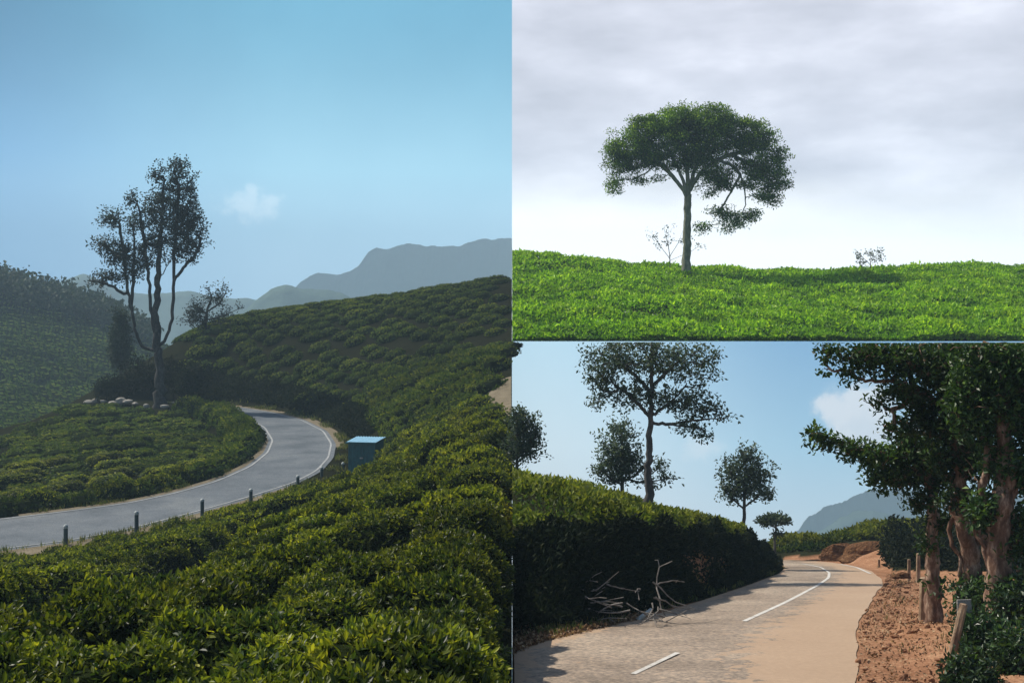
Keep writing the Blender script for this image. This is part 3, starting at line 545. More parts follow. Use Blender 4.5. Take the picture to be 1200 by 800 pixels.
for k, (px, py, rx, ry, d) in enumerate([(150, 447, 22, 17, 103), (172, 440, 20, 22, 104), (205, 438, 16, 20, 103), (218, 448, 13, 16, 101), (126, 455, 14, 10, 103), (228, 440, 9, 14, 102)]):
    lab = ['wide dark shrub at the foot of the tall tree', 'tall dark shrub behind the trunk of the tall tree', 'dark leafy shrub beside the trunk at the road end', 'dark shrub beside the road where it leaves the bend', 'low shrub at the valley edge of the knoll', 'thin shrub against the road cutting'][k]
    tree('shrub', d, [(px, py + ry + 6), (px, py)], [], [(px, py, rx, ry)], .05, .24, 90, 18, lab, 'shrub', M['under'], M['barkA'], 40 + k, crad=.5, trunk_min=.1, group='shrubs round the tall tree', base_z=soil_at(soilA, px, d) - .1)
# far woodland along the valley ridge
N = 900; u = rng.uniform(-120, 175, N); y0 = np.interp(u, [-120, 0, 40, 70, 100, 130, 175], [322, 330, 340, 347, 358, 368, 392]); d = rng.uniform(225, 262, N); N2 = 170; u2 = rng.uniform(-40, 66, N2); y2 = np.interp(u2, [-40, 0, 30, 66], [345, 368, 388, 416]) + rng.normal(size=N2) * 2.5; t2 = np.array([np.interp(y2[i_], 400 - fhZ[:, jj] / fhY[:, jj] * F, fhY[:, jj]) for i_, jj in enumerate(np.argmin(np.abs((600 + fhX[40] / fhY[40] * F)[None] - u2[:, None]), 1))])
u, y0, d, N = np.r_[u, u2], np.r_[y0, y2 + 3], np.r_[d, t2], N + N2
base = np.stack([(u - 600) / F * d, d, -(y0 - 400) / F * d], 1); hgt = rng.uniform(-2.6, 1.6, N) * (1 + .4 * np.sin(u * .23)); base[:, 2] += hgt
c = np.repeat(base, 30, 0) + rng.normal(size=(N * 30, 3)) * np.array([1.0, 1.0, .9]); V, q = leaf_arrays(c, nrm(rng.normal(size=c.shape) + [0, 0, .5]), 1.0, rng, .5, .7, .6)
o = link('woodland', mesh_np('woodland', V, [q], rng.uniform(0, 1, len(q))), mats=[M['farwood']]); tag(o, 'dark woodland along the ridge of the valley hillside', 'woodland', kind='stuff')

# ------------------------------------------------------------------ shed, guard posts, stones
def box_me(name, x0, x1, y0, y1, z0, z1, bev=0):
    import bmesh
    bm = bmesh.new(); bmesh.ops.create_cube(bm, size=1)
    for v in bm.verts: v.co = Vector(((x0 + x1) / 2 + v.co.x * (x1 - x0), (y0 + y1) / 2 + v.co.y * (y1 - y0), (z0 + z1) / 2 + v.co.z * (z1 - z0)))
    if bev: bmesh.ops.bevel(bm, geom=bm.edges[:], offset=bev, segments=1, affect='EDGES')
    me = bpy.data.meshes.new(name); bm.to_mesh(me); bm.free(); return me
def shed():
    d = 63.0; b = P(429, 552, d); r = empty('roadside_shed', b, math.radians(-14)); tag(r, 'small teal sheet-metal shed with pale blue roof beside the road bend', 'shed')
    w, dp, hf, hb = .74, .66, 1.55, 1.72
    import bmesh
    def prism(name, mat, x0, x1, y0, y1, z0, zf, zb, par=r):
        V = [(x0, y0, z0), (x1, y0, z0), (x1, y1, z0), (x0, y1, z0), (x0, y0, zf), (x1, y0, zf), (x1, y1, zb), (x0, y1, zb)]
        me = bpy.data.meshes.new(name); me.from_pydata(V, [], [(3, 2, 1, 0), (4, 5, 6, 7), (0, 1, 5, 4), (1, 2, 6, 5), (2, 3, 7, 6), (3, 0, 4, 7)]); return link(name, me, par, [mat])
    t = .03
    prism('wall', M['shed'], -w, -w + t, -dp, dp, -.3, hf, hb); prism('wall', M['shed'], w - t, w, -dp, dp, -.3, hf, hb)
    prism('wall', M['shed'], -w + t, w - t, dp - t, dp, -.3, hb, hb)
    for s in (-1, 1):
        x0, x1 = (-w + t, -.01) if s < 0 else (.01, w - t); dr = prism('door', M['shed'], x0, x1, -dp + .02, -dp + .05, -.25, hf - .06, hf - .06)
        for k in range(4): xx = x0 + (k + .5) * (x1 - x0) / 4; link('rib', box_me('rib', xx - .018, xx + .018, -dp - .005, -dp + .02, -.2, hf - .1), dr, [M['shed']])
    link('latch', box_me('latch', -.09, .09, -dp - .04, -dp + .0, .72, .8, .01), r, [M['latch']])
    prism('floor_frame', M['shed'], -w + t, w - t, -dp + .05, dp - t, -.3, -.2, -.2)
    n = 40; xs = np.linspace(-w - .08, w + .08, n); zz = .018 * np.sin(xs * 42); V = []; 
    for lv in (0, .02):
        for y, z in ((-dp - .12, hf + .02), (dp + .08, hb + .03)): V += [(x, y, z + zz[i] + lv) for i, x in enumerate(xs)]
    q = []
    for i in range(n - 1): q += [(i, n + i, n + i + 1, i + 1), (2 * n + i, 2 * n + i + 1, 3 * n + i + 1, 3 * n + i), (i, i + 1, 2 * n + i + 1, 2 * n + i), (n + i, 3 * n + i, 3 * n + i + 1, n + i + 1)]
    rf = link('roof', mesh_np('roof', V, [np.array(q)]), r, [M['shedroof']])
    for y in (-dp - .135, dp + .10): link('roof_rail', box_me('roof_rail', -w - .1, w + .1, y - .015, y + .015, (hf if y < 0 else hb) - .04, (hf if y < 0 else hb) + .05), rf, [M['shed']])
shed()
import bmesh
def cyl_me(name, r0, r1, h, seg=10, z0=0, wob=0, seed=0):
    bm = bmesh.new(); bmesh.ops.create_cone(bm, cap_ends=True, segments=seg, radius1=r0, radius2=r1, depth=h)
    rr = random.Random(seed)
    for v in bm.verts: v.co.z += h / 2 + z0; v.co.x += rr.uniform(-wob, wob); v.co.y += rr.uniform(-wob, wob)
    bmesh.ops.bevel(bm, geom=[e for e in bm.edges if e.calc_face_angle(0) > 1], offset=r0 * .18, segments=1, affect='EDGES')
    me = bpy.data.meshes.new(name); bm.to_mesh(me); bm.free(); return me
gp = cyl_me('post', .085, .08, 1.35, 12, -.5); gc = cyl_me('band', .09, .09, .12, 12, .75); gk = cyl_me('cap', .092, .05, .06, 12, .86)
for m_, k in ((gp, 'guard'), (gc, 'guardcap'), (gk, 'guardcap')): m_.materials.append(M[k])
for i_, (px, py, d) in enumerate([(77, 640, 45.2), (160, 623, 47.3), (237, 603, 51), (294, 590, 54.5), (349, 573, 58.5), (377, 562, 62), (402, 556, 66)]):
    b = P(px, py, d); b[2] = -(py - 400) / F * d; r = empty('guard_post', b); r.scale = (1, 1, .9 if i_ < 2 else .75)
    tag(r, ['guard post beside the widest stretch of dirt verge', 'second guard post from the dirt verge end of the road', 'third guard post from the dirt verge end of the road', 'fourth guard post from the shed along the road edge', 'third guard post from the shed along the road edge', 'second guard post from the shed at the outside of bend', 'guard post closest to the teal shed'][i_], 'post', 'guard posts along the outside of the bend')
    for n_, m_ in (('post', gp), ('band', gc), ('cap', gk)): link(n_, m_, r)
def rock_me(name, seed, s=(1, .8, .6), rg=.06):
    bm = bmesh.new(); bmesh.ops.create_icosphere(bm, subdivisions=2, radius=1); r = random.Random(seed); ph = [r.uniform(0, 6) for _ in range(6)]
    for v in bm.verts:
        k = 1 + .16 * math.sin(2.3 * v.co.x + ph[0]) + .14 * math.sin(3.1 * v.co.y + ph[1]) + .12 * math.sin(3.7 * v.co.z + ph[2]) + r.uniform(-rg, rg); v.co = Vector((v.co.x * s[0], v.co.y * s[1], v.co.z * s[2])) * k
    me = bpy.data.meshes.new(name); bm.to_mesh(me); bm.free(); me.materials.append(M['stone']); return me
rocks = [rock_me('boulder', k) for k in range(3)]
for i_, (px, d, s) in enumerate([(104, 103, .45), (112, 103, .35), (122, 102, .3), (133, 100, .42), (141, 100, .5), (149, 99.5, .42), (158, 99, .3), (172, 97.5, .3), (193, 96.5, .38)]):
    o = link('boulder', rocks[i_ % 3]); x = (px - 600) / F * d; o.location = (x, d, soil_at(soilA, px, d) + s * .75); o.scale = (s,) * 3; o.rotation_euler = (0, 0, i_ * 1.3)
    tag(o, 'pale boulder in the row beside the foot of the tall tree', 'boulder', 'pale boulders near the tall tree')
# bare dirt patch on the slope right
xs = np.linspace(-1.5, -.05, 24)[None] * np.linspace(.5, 1, 40)[:, None] - 0; ys = np.linspace(56, 70, 40)[:, None]; X = xs + 0 * ys; Y = ys + 0 * xs; k = soilA(X, Y) + .2
o = link('path', grid_mesh('path', X, Y, k + .05), mats=[M['dirtA']]); tag(o, kind='structure')

# ================================================================== VIEW B: bright tea field with the umbrella tree
profB = [(590, 294), (600, 295), (650, 298), (700, 304), (750, 309), (800, 315), (900, 316), (1000, 313), (1100, 311), (1200, 308), (1300, 304)]
D0, D1 = 72.0, 106.0
def surfB(X, Y):
    u = 600 + X / Y * F; zc = -(np.interp(600 + X / D1 * F, [p[0] for p in profB], [p[1] for p in profB]) - 400) / F * D1
    t = (Y - D0) / (D1 - D0); s = np.where(t < 1, np.clip(t, 0, 1) ** .92, 1 - (t - 1) ** 2 * 1.2)
    return .12 + (zc - .12 - .35) * s + (.16 * vnoise(X * .35, Y * .35, 8)) * np.clip(t * 4, 0, 1)
us = np.linspace(0.0004, 1.02, 90)[None]; ys = np.concatenate([np.linspace(D0, D1, 60), np.linspace(D1 + 1, 128, 14)])[:, None]
X = us * 68 + 0 * ys; Y = ys + 0 * us; ZB = surfB(X, Y); ZB = np.maximum(ZB, .1)
r_, c_ = X.shape; top = np.stack([X, Y, ZB], -1).reshape(-1, 3); bot = np.stack([X, Y, 0 * ZB + .02], -1).reshape(-1, 3); i = np.arange(r_ * c_).reshape(r_, c_); nn = r_ * c_
q = [np.stack([i[:-1, :-1], i[:-1, 1:], i[1:, 1:], i[1:, :-1]], -1).reshape(-1, 4), np.stack([i[:-1, :-1], i[1:, :-1], i[1:, 1:], i[:-1, 1:]], -1).reshape(-1, 4) + nn]
for ed in (i[0], i[-1][::-1], i[:, 0][::-1], i[:, -1]): q.append(np.stack([ed[:-1], ed[:-1] + nn, ed[1:] + nn, ed[1:]], 1))
g = link('field', mesh_np('field', np.r_[top, bot], q), mats=[M['soilA']]); tag(g, kind='structure')
N = 150000; y = D0 - .12 + (D1 + 5 - D0) * rng.random(N) ** 1.1; y[:9000] = D0 - .25 * rng.random(9000); x = rng.random(N) * (y * .50) + .03
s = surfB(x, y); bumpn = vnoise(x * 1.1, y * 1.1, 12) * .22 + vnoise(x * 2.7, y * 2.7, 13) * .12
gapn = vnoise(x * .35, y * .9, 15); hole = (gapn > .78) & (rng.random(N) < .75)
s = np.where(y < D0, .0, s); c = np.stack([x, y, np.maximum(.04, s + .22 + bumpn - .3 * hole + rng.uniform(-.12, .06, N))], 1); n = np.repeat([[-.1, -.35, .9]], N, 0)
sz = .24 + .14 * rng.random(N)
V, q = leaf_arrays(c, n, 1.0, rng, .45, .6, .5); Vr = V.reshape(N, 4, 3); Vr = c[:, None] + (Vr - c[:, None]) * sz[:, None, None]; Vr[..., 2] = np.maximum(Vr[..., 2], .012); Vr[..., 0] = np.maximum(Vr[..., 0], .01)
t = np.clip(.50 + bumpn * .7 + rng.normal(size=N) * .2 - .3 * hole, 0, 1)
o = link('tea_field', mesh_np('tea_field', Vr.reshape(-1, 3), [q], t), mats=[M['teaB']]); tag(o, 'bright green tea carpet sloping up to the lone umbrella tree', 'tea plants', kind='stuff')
tree('umbrella_tree', 102, [(804, 318), (804.5, 300), (805, 275), (805.5, 250), (806, 228)],
     [[(806, 230), (797, 218), (786, 204), (770, 190), (752, 180), (735, 178), (722, 190)], [(806, 230), (800, 210), (792, 190), (780, 170), (765, 155)], [(806, 230), (806, 205), (803, 180), (800, 155), (795, 138)], [(806, 229), (812, 205), (822, 180), (835, 158), (848, 142)],
      [(807, 226), (818, 205), (836, 190), (858, 180), (880, 178)], [(842, 188), (862, 195), (872, 215), (874, 240)], [(858, 182), (875, 190), (892, 200), (900, 212)], [(770, 190), (758, 203), (740, 210)], [(786, 204), (778, 190), (750, 196)], [(868, 205), (858, 222), (848, 240)]],
     [(815, 137, 46, 17), (812, 144, 66, 17), (768, 154, 44, 19), (852, 156, 54, 24), (736, 170, 28, 22), (724, 188, 17, 22), (892, 182, 30, 30), (908, 205, 16, 28), (902, 230, 18, 13), (800, 168, 62, 18), (830, 192, 32, 22), (830, 216, 24, 14), (852, 212, 8, 14), (720, 212, 9, 12), (723, 226, 7, 6), (752, 212, 13, 6), (770, 210, 9, 5), (778, 146, 34, 14), (860, 148, 34, 14), (843, 250, 15, 8), (863, 258, 18, 11), (826, 266, 10, 7), (880, 250, 10, 8), (852, 268, 9, 6), (760, 180, 34, 14), (880, 165, 30, 18), (745, 194, 26, 11), (785, 186, 30, 13), (884, 204, 24, 18), (812, 186, 24, 14)],
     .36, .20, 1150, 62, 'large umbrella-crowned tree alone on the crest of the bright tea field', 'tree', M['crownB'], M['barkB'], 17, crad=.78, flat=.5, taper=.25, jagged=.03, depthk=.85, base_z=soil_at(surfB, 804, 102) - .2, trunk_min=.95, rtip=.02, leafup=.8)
tree('sapling', 104, [(785, 316), (785, 300), (783, 288)], [[(785, 303), (775, 290), (765, 275)], [(785, 300), (795, 285), (800, 270)], [(785, 305), (810, 295), (823, 285)], [(784, 292), (780, 275), (778, 268)]],
     [(768, 274, 12, 7), (785, 270, 10, 6), (765, 288, 10, 6), (800, 280, 9, 8), (820, 288, 7, 6), (782, 284, 12, 8)], .05, .20, 36, 6, 'thin sparse sapling beside the umbrella tree trunk', 'sapling', M['silver'], M['barkS'], 18, crad=.3, trunk_min=.3, rtip=.009, base_z=soil_at(surfB, 785, 104))
tree('sapling', 105, [(1020, 316), (1020, 306)], [[(1020, 310), (1007, 298)], [(1020, 308), (1020, 295)], [(1020, 308), (1032, 293)]], [(1006, 299, 5, 6), (1020, 298, 6, 5), (1032, 296, 5, 5), (1028, 305, 8, 4), (1010, 308, 6, 4)], .05, .22, 30, 9, 'small dark sapling alone on the crest away from the umbrella tree', 'sapling', M['silver'], M['barkS'], 19, crad=.32, trunk_min=.3, rtip=.009, base_z=soil_at(surfB, 1020, 105))

# ================================================================== VIEW C: hill road with trees
_ys = np.array([654, 657, 662, 670, 684, 700, 720, 740, 765, 800, 980]); _ds = np.array([54, 51, 46.5, 40.5, 33, 27, 22.3, 19, 16.4, 14, 8.5])
def dC(y): return float(np.exp(np.interp(y, _ys, np.log(_ds))))
lC = [(380, 980), (520, 800), (585, 770), (640, 750), (700, 736), (760, 722), (820, 704), (875, 686), (912, 672), (920, 665), (912, 660), (895, 657.5), (860, 656.5)]
rC = [(985, 980), (1000, 800), (1004, 770), (1006, 745), (1010, 722), (1022, 700), (1034, 686), (1034, 678), (1022, 669), (1000, 662.5), (970, 658), (930, 655.5), (880, 654.3)]
L3 = resample([P(x, y, dC(y)) for x, y in lC], 120); R3 = resample([P(x, y, dC(y)) for x, y in rC], 120); R3[:, 0] += .06 * vnoise(R3[:, 1] * .9, R3[:, 1] * 0, 91) + .02 * vnoise(R3[:, 1] * 4, R3[:, 1] * 0, 92); C3 = (L3 + R3) / 2; W3 = (dist_poly(C3[:, 0], C3[:, 1], L3)[0] + dist_poly(C3[:, 0], C3[:, 1], R3)[0]) / 2
ctl = [P(*t) for t in [
 (600, 745, 18.7), (600, 626, 21), (600, 562, 36), (650, 620, 22), (700, 617, 23), (760, 617, 24.2), (830, 627, 29), (880, 632, 34.5), (908, 640, 39),
 (650, 577, 36), (700, 588, 36), (760, 597, 35), (830, 618, 37), (870, 625, 41), (905, 640, 45), (560, 745, 18.7), (540, 615, 21), (540, 555, 36),
 (1050, 765, 16.6), (1090, 795, 14.4), (1060, 702, 26), (1068, 682, 33), (1112, 725, 20.5), (1150, 735, 17.5), (1200, 745, 16), (1200, 810, 13), (1320, 760, 15), (1100, 900, 10),
 (910, 645, 59), (960, 640, 59), (990, 629, 58), (1030, 622, 59), (1100, 624, 60), (1200, 626, 60), (1350, 626, 60), (1050, 664, 42), (1100, 668, 39), (1200, 680, 34), (1040, 640, 49), (1012, 652, 50), (1100, 640, 47), (1200, 645, 46)]]
ctl += [tuple(p - [0, 0, .0]) for p in C3[::8]] + [(1, 48, -7.5), (5, 50, -8.2), (8, 75, -17), (16, 78, -17), (32, 78, -16), (-4, 48, -7.5), (45, 70, -10), (0, 80, -17)]
surfC = RBF(ctl, 1.0, .01); C3w = np.c_[C3[:, :2], W3]
def soilC_(X, Y):
    s = surfC(X, Y) + .035 * vnoise(X * 2.3, Y * 2.3, 4) + .012 * vnoise(X * 7, Y * 7, 5); sd, z = road_sd(X, Y, L3, R3)
    w = np.clip((sd - .15) / .8, 0, 1); w = w * w * (3 - 2 * w); return (z - np.where(sd < -.25, .12, .012)) * (1 - w) + s * w
soilC = Fast(soilC_, -5, 780, 230, 8, 82, 270)
us = np.linspace(0, 760, 210)[None]; ds = np.geomspace(8.2, 80, 250)[:, None]; X = us / F * ds; Y = ds + 0 * us; X[:, 0] = .02
ZC = soilC_(X, Y)
me = grid_mesh('ground', X, Y, ZC); uu, vv = pix(X, Y, ZC)
pl = in_poly(uu, vv, [(590, 530), (640, 555), (760, 578), (830, 600), (920, 628), (920, 670), (820, 704), (700, 732), (590, 745)]) | in_poly(uu, vv, [(890, 655), (905, 636), (960, 632), (990, 620), (1030, 612), (1400, 612), (1400, 672), (1045, 668), (1030, 640), (990, 640), (960, 649)]) | (Y > 61)
pl &= ~in_poly(uu, vv, [(795, 655), (815, 645), (845, 655), (868, 668), (850, 684), (815, 690), (798, 675)])
at = me.attributes.new('humus', 'FLOAT', 'POINT'); at.data.foreach_set('value', pl.astype(np.float32).ravel()); g = link('ground', me, mats=[M['soilC']]); tag(g, kind='structure')
Vb = np.array([[.02, y, z] for y, z in zip(Y[:, 0], ZC[:, 0])]); sk = np.stack([Vb, Vb * [1, 1, 0] + [0, 0, -30]], 0)
o = link('ground', grid_mesh('ground_face', sk[..., 0], sk[..., 1], sk[..., 2]), mats=[M['soilC']]); tag(o, kind='structure')
def clipX(A_, B_): # keep the ribbon on its own side of the boundary
    A_, B_ = A_.copy(), B_.copy(); t = np.clip((.03 - A_[:, 0]) / np.maximum(B_[:, 0] - A_[:, 0], 1e-6), 0, 1); return A_ + (B_ - A_) * t[:, None], B_
a_, b_ = clipX(L3, R3); me = ribbon('road', a_, b_, 0, 16); me.materials.append(M['roadC'])
dust = np.zeros(len(me.vertices), np.float32); tt = np.tile(np.linspace(0, 1, 16), len(a_)); dust[:] = np.maximum(np.clip((tt - .5) / .5, 0, 1) ** 1.2, np.clip((.10 - tt) / .1, 0, 1) * .5)
at = me.attributes.new('dust', 'FLOAT', 'POINT'); at.data.foreach_set('value', dust); o = link('road', me); tag(o, kind='structure')
def paint(pts, w, n=30):
    l = resample([P(x, y, dC(y)) for x, y in pts], n)
    _, z = dist_poly(l[:, 0], l[:, 1], C3); a_, b_ = line_strip(l, w, .0)
    o = link('road_marking', ribbon('road_marking', a_, b_, .012, 2), mats=[M['paint']]); tag(o, kind='structure')
paint([(872, 728), (920, 706), (958, 686), (971, 677), (972, 671), (962, 664.5), (940, 660.5)], .085, 50); paint([(742, 790), (794, 765)], .07); paint([(1020, 672), (1004, 664.8), (985, 661)], .09)

def carpet(name, N, sampler, size, mat, label, cat, tfun, up=.35, spr=.6, aspect=.45, lift=(.0, .25), n0=(0, -.2, .9), bumpy=.25, sfun=soilC):
    x, y = sampler(N); z = sfun(x, y); b = vnoise(x * 2.2, y * 2.2, 31) * bumpy * .5 + vnoise(x * .9, y * 2.0, 32) * bumpy; c = np.stack([x, y, z + rng.uniform(lift[0], lift[1], len(x)) + np.maximum(-.1, b)], 1)
    k = c[:, 0] > .02; c = c[k]; b = b[k]; V, q = leaf_arrays(c, np.repeat([n0], len(c), 0), size, rng, up, spr, aspect); V[:, 0] = np.maximum(V[:, 0], .01)
    o = link(name, mesh_np(name, V, [q], np.clip(tfun(c, b), 0, 1)), mats=[mat]); tag(o, label, cat, kind='stuff'); return o
redpatch = [(795, 655), (815, 645), (845, 655), (868, 668), (850, 684), (815, 690), (798, 675)]
def zone_sampler(poly, f=soilC, ymin=15, ymax=62, xmax=36, w=None):
    def s(N):
        xs, ys = [], []; tot = 0
        while tot < N:
            y = rng.uniform(ymin, ymax, N * 3); x = rng.uniform(0, 1, N * 3) * min(xmax, 99); k = (x / y * F < 760); x, y = x[k], y[k]; u, v = pix(x, y, soilC(x, y)); k = in_poly(u, v, poly) & ~(in_poly(u, v, redpatch) & (rng.random(len(u)) < .8)); xs.append(x[k]); ys.append(y[k]); tot += k.sum()
        return np.concatenate(xs)[:N], np.concatenate(ys)[:N]
    return s
bank_tea = [(598, 540), (650, 560), (700, 572), (760, 582), (830, 604), (870, 612), (915, 630), (912, 640), (880, 630), (830, 623), (760, 613), (700, 614), (650, 618), (598, 624)]
carpet('tea_hedge', 75000, zone_sampler(bank_tea, ymin=20, ymax=46, xmax=10), .15, M['teaC'], 'sunlit tea planting on top of the dark roadside bank', 'tea plants', lambda c, b: .5 + b * 1.2 + rng.normal(size=len(c)) * .2, lift=(-.14, .08), bumpy=.24)
bank_face = [(598, 630), (650, 624), (700, 620), (760, 619), (830, 630), (880, 636), (912, 644), (915, 668), (880, 682), (820, 700), (760, 716), (700, 728), (640, 738), (598, 742)]
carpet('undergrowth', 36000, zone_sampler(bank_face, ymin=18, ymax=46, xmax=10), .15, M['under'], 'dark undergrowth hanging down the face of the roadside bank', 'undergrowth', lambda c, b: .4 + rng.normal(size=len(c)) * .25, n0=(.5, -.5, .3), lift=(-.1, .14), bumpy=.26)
far_tea = [(905, 648), (905, 640), (960, 634), (990, 622), (1030, 615), (1100, 617), (1300, 620), (1300, 660), (1100, 655), (1045, 650), (1030, 632), (990, 634), (960, 645)]
carpet('tea_hedge', 40000, zone_sampler(far_tea, ymin=42, ymax=62, xmax=32), .26, M['teaC'], 'tea planting on the rise beyond the road bend', 'tea plants', lambda c, b: .6 + b * 1.2 + rng.normal(size=len(c)) * .2, lift=(.05, .3))
hedge = [(1030, 652), (1045, 640), (1300, 640), (1300, 672), (1200, 672), (1090, 668), (1050, 668), (1035, 664)]
carpet('hedge', 16000, zone_sampler(hedge, ymin=36, ymax=52, xmax=26), .22, M['under'], 'dark hedge along the foot of the rise beyond the bend', 'hedge', lambda c, b: .6 + rng.normal(size=len(c)) * .25, n0=(0, -.4, .6), lift=(0, 1.0))
dirt = [(1005, 1000), (1004, 770), (1010, 722), (1034, 690), (1040, 672), (1075, 672), (1080, 700), (1110, 730), (1130, 1000)]
carpet('leaf_litter', 3600, zone_sampler(dirt, ymin=10, ymax=40, xmax=16), .05, M['litter'], 'dry leaves and twigs strewn over the red dirt verge', 'leaf litter', lambda c, b: .5 + rng.normal(size=len(c)) * .3, up=.1, spr=1, aspect=.6, lift=(0, .03), bumpy=0)
dirt2 = [(598, 790), (598, 735), (640, 728), (700, 716), (760, 708), (765, 722), (700, 738), (640, 752), (600, 768)]
carpet('leaf_litter', 2600, zone_sampler(dirt2, ymin=15, ymax=26, xmax=5), .07, M['litter'], 'dry leaves and twigs along the foot of the dark bank', 'leaf litter', lambda c, b: .6 + rng.normal(size=len(c)) * .3, up=.1, spr=1, aspect=.6, lift=(0, .05), bumpy=0)
pebs = [rock_me('pebble', 20 + k, (1, .8, .6)) for k in range(3)]
V, Q, off = [], [], 0; x, y = zone_sampler(dirt, ymin=11, ymax=36, xmax=14)(420); z = soilC(x, y)
for k in range(len(x)):
    me = pebs[k % 3]; v = np.array([w.co for w in me.vertices]); s = .015 + .05 * rng.random() ** 3; V.append(v * s + [x[k], y[k], z[k] + .03]); Q.append(np.array([list(p.vertices) for p in me.polygons]) + off); off += len(v)
o = link('gravel', mesh_np('gravel', np.concatenate(V), [np.concatenate(Q)]), mats=[M['soilC']]); tag(o, 'reddish pebbles and clods on the dirt verge', 'gravel', kind='stuff')

GS = 'grey-green trees on the bank'
tree('silver_oak_tree', 35, [(759, 592), (760, 560), (761, 525), (762, 490), (763, 460), (764, 430), (765, 400), (766, 380)], [[(762, 488), (748, 474), (735, 460), (722, 452)], [(762, 488), (776, 478), (792, 466), (805, 450)], [(762, 495), (785, 497), (810, 500), (830, 505)], [(763, 460), (745, 440), (725, 425), (705, 415)], [(763, 455), (785, 432), (805, 415)], [(764, 430), (755, 410), (745, 395)], [(785, 497), (815, 492), (845, 490)]],
     [(715, 420, 36, 26), (705, 445, 20, 20), (765, 418, 52, 30), (815, 425, 30, 28), (740, 460, 32, 18), (790, 465, 44, 18), (825, 478, 26, 14), (848, 489, 14, 5), (805, 500, 26, 9), (760, 385, 60, 22), (822, 512, 12, 6), (700, 470, 12, 8)],
     .12, .12, 1000, 8, 'tallest tree on the bank, its trunk bare up to a wide crown', 'tree', M['silver'], M['barkS'], 61, group=GS, zmax=-.02, crad=.19, taper=.85, jagged=.16, rtip=.005, base_z=soil_at(soilC, 759, 35) - .1, trunk_min=.55)
tree('silver_oak_tree', 39, [(728, 592), (729, 570), (729, 540), (729, 505)], [[(729, 568), (715, 560), (702, 548)], [(729, 565), (745, 556), (760, 545)], [(729, 560), (755, 566), (785, 560)], [(729, 535), (718, 520)], [(755, 562), (770, 550), (780, 538)]],
     [(728, 505, 16, 18), (724, 530, 26, 22), (735, 545, 26, 16), (710, 550, 20, 10), (722, 560, 18, 8), (775, 545, 10, 6), (782, 559, 14, 4), (760, 566, 16, 4)], .07, .125, 520, 7, 'middling tree on the bank close behind the tallest trunk, with low side branches', 'tree', M['silver'], M['barkS'], 62, group=GS, crad=.2, jagged=.25, rtip=.005, base_z=soil_at(soilC, 728, 39) - .1, trunk_min=.3)
tree('silver_oak_tree', 38, [(605, 552), (606, 535), (607, 510), (606, 485)], [[(606, 535), (616, 525), (626, 515)]], [(612, 500, 16, 22), (612, 525, 22, 16), (625, 508, 12, 14), (609, 486, 9, 10)], .06, .125, 340, 7, 'tree at the high end of the bank, half hidden at the field edge', 'tree', M['silver'], M['barkS'], 63, group=GS, crad=.2, jagged=.25, rtip=.005, base_z=soil_at(soilC, 605, 38) - .1, trunk_min=.3)
tree('silver_oak_tree', 43, [(871, 622), (872, 605), (873, 580), (874, 545)], [[(872, 596), (862, 588), (850, 575)], [(872, 594), (884, 585), (896, 575)], [(873, 575), (865, 555)], [(873, 570), (884, 550)]], [(876, 535, 16, 14), (862, 552, 20, 16), (888, 555, 20, 16), (874, 572, 32, 14), (858, 578, 14, 10), (897, 580, 10, 8)], .07, .13, 520, 7, 'round-crowned tree at the low end of the bank above the road bend', 'tree', M['silver'], M['barkS'], 64, group=GS, crad=.2, jagged=.25, rtip=.005, base_z=soil_at(soilC, 871, 43) - .1, trunk_min=.35)
tree('silver_oak_tree', 52, [(908, 648), (908, 635), (909, 618), (909, 606)], [[(909, 618), (898, 612)], [(909, 617), (920, 610)]], [(907, 607, 14, 5), (898, 612, 9, 4), (918, 610, 8, 4), (911, 626, 4, 3)], .07, .16, 110, 12, 'small flat-topped tree beyond the end of the bank', 'tree', M['silver'], M['barkS'], 65, group=GS, crad=.24, rtip=.005, flat=.5, base_z=soil_at(soilC, 908, 52) - .2, trunk_min=.5)

# big gnarled roadside trees
RG = 'gnarled roadside trees'
tree('roadside_tree', 19.5, [(1094, 735), (1094, 700), (1092, 665), (1093, 630), (1094, 600), (1092, 570), (1084, 545), (1082, 520)], [[(1092, 575), (1085, 550), (1080, 522)], [(1093, 590), (1099, 560), (1088, 530)], [(1092, 565), (1070, 552), (1048, 540), (1020, 528), (985, 518), (952, 507)], [(1083, 540), (1060, 560), (1035, 562), (1015, 568)], [(1092, 600), (1110, 575)]],
     [(1035, 540, 32, 16), (1005, 527, 24, 10), (970, 516, 20, 7), (952, 507, 7, 6), (1060, 560, 28, 13), (1030, 565, 16, 8), (1085, 530, 22, 22), (1080, 590, 16, 10), (1100, 560, 22, 20), (1065, 520, 18, 14), (1088, 640, 9, 14), (1102, 612, 12, 10), (1097, 685, 7, 10)],
     .125, .095, 420, 15, 'gnarled roadside tree with one long low branch over the dirt verge', 'tree', M['broad'], M['barkC'], 71, group=RG, zmax=-.02, crad=.16, rtip=.005, jagged=.2, gnarl=.09, wob=.008, limbk=.7, base_z=soil_at(soilC, 1094, 19.5) - .1, trunk_min=.25)
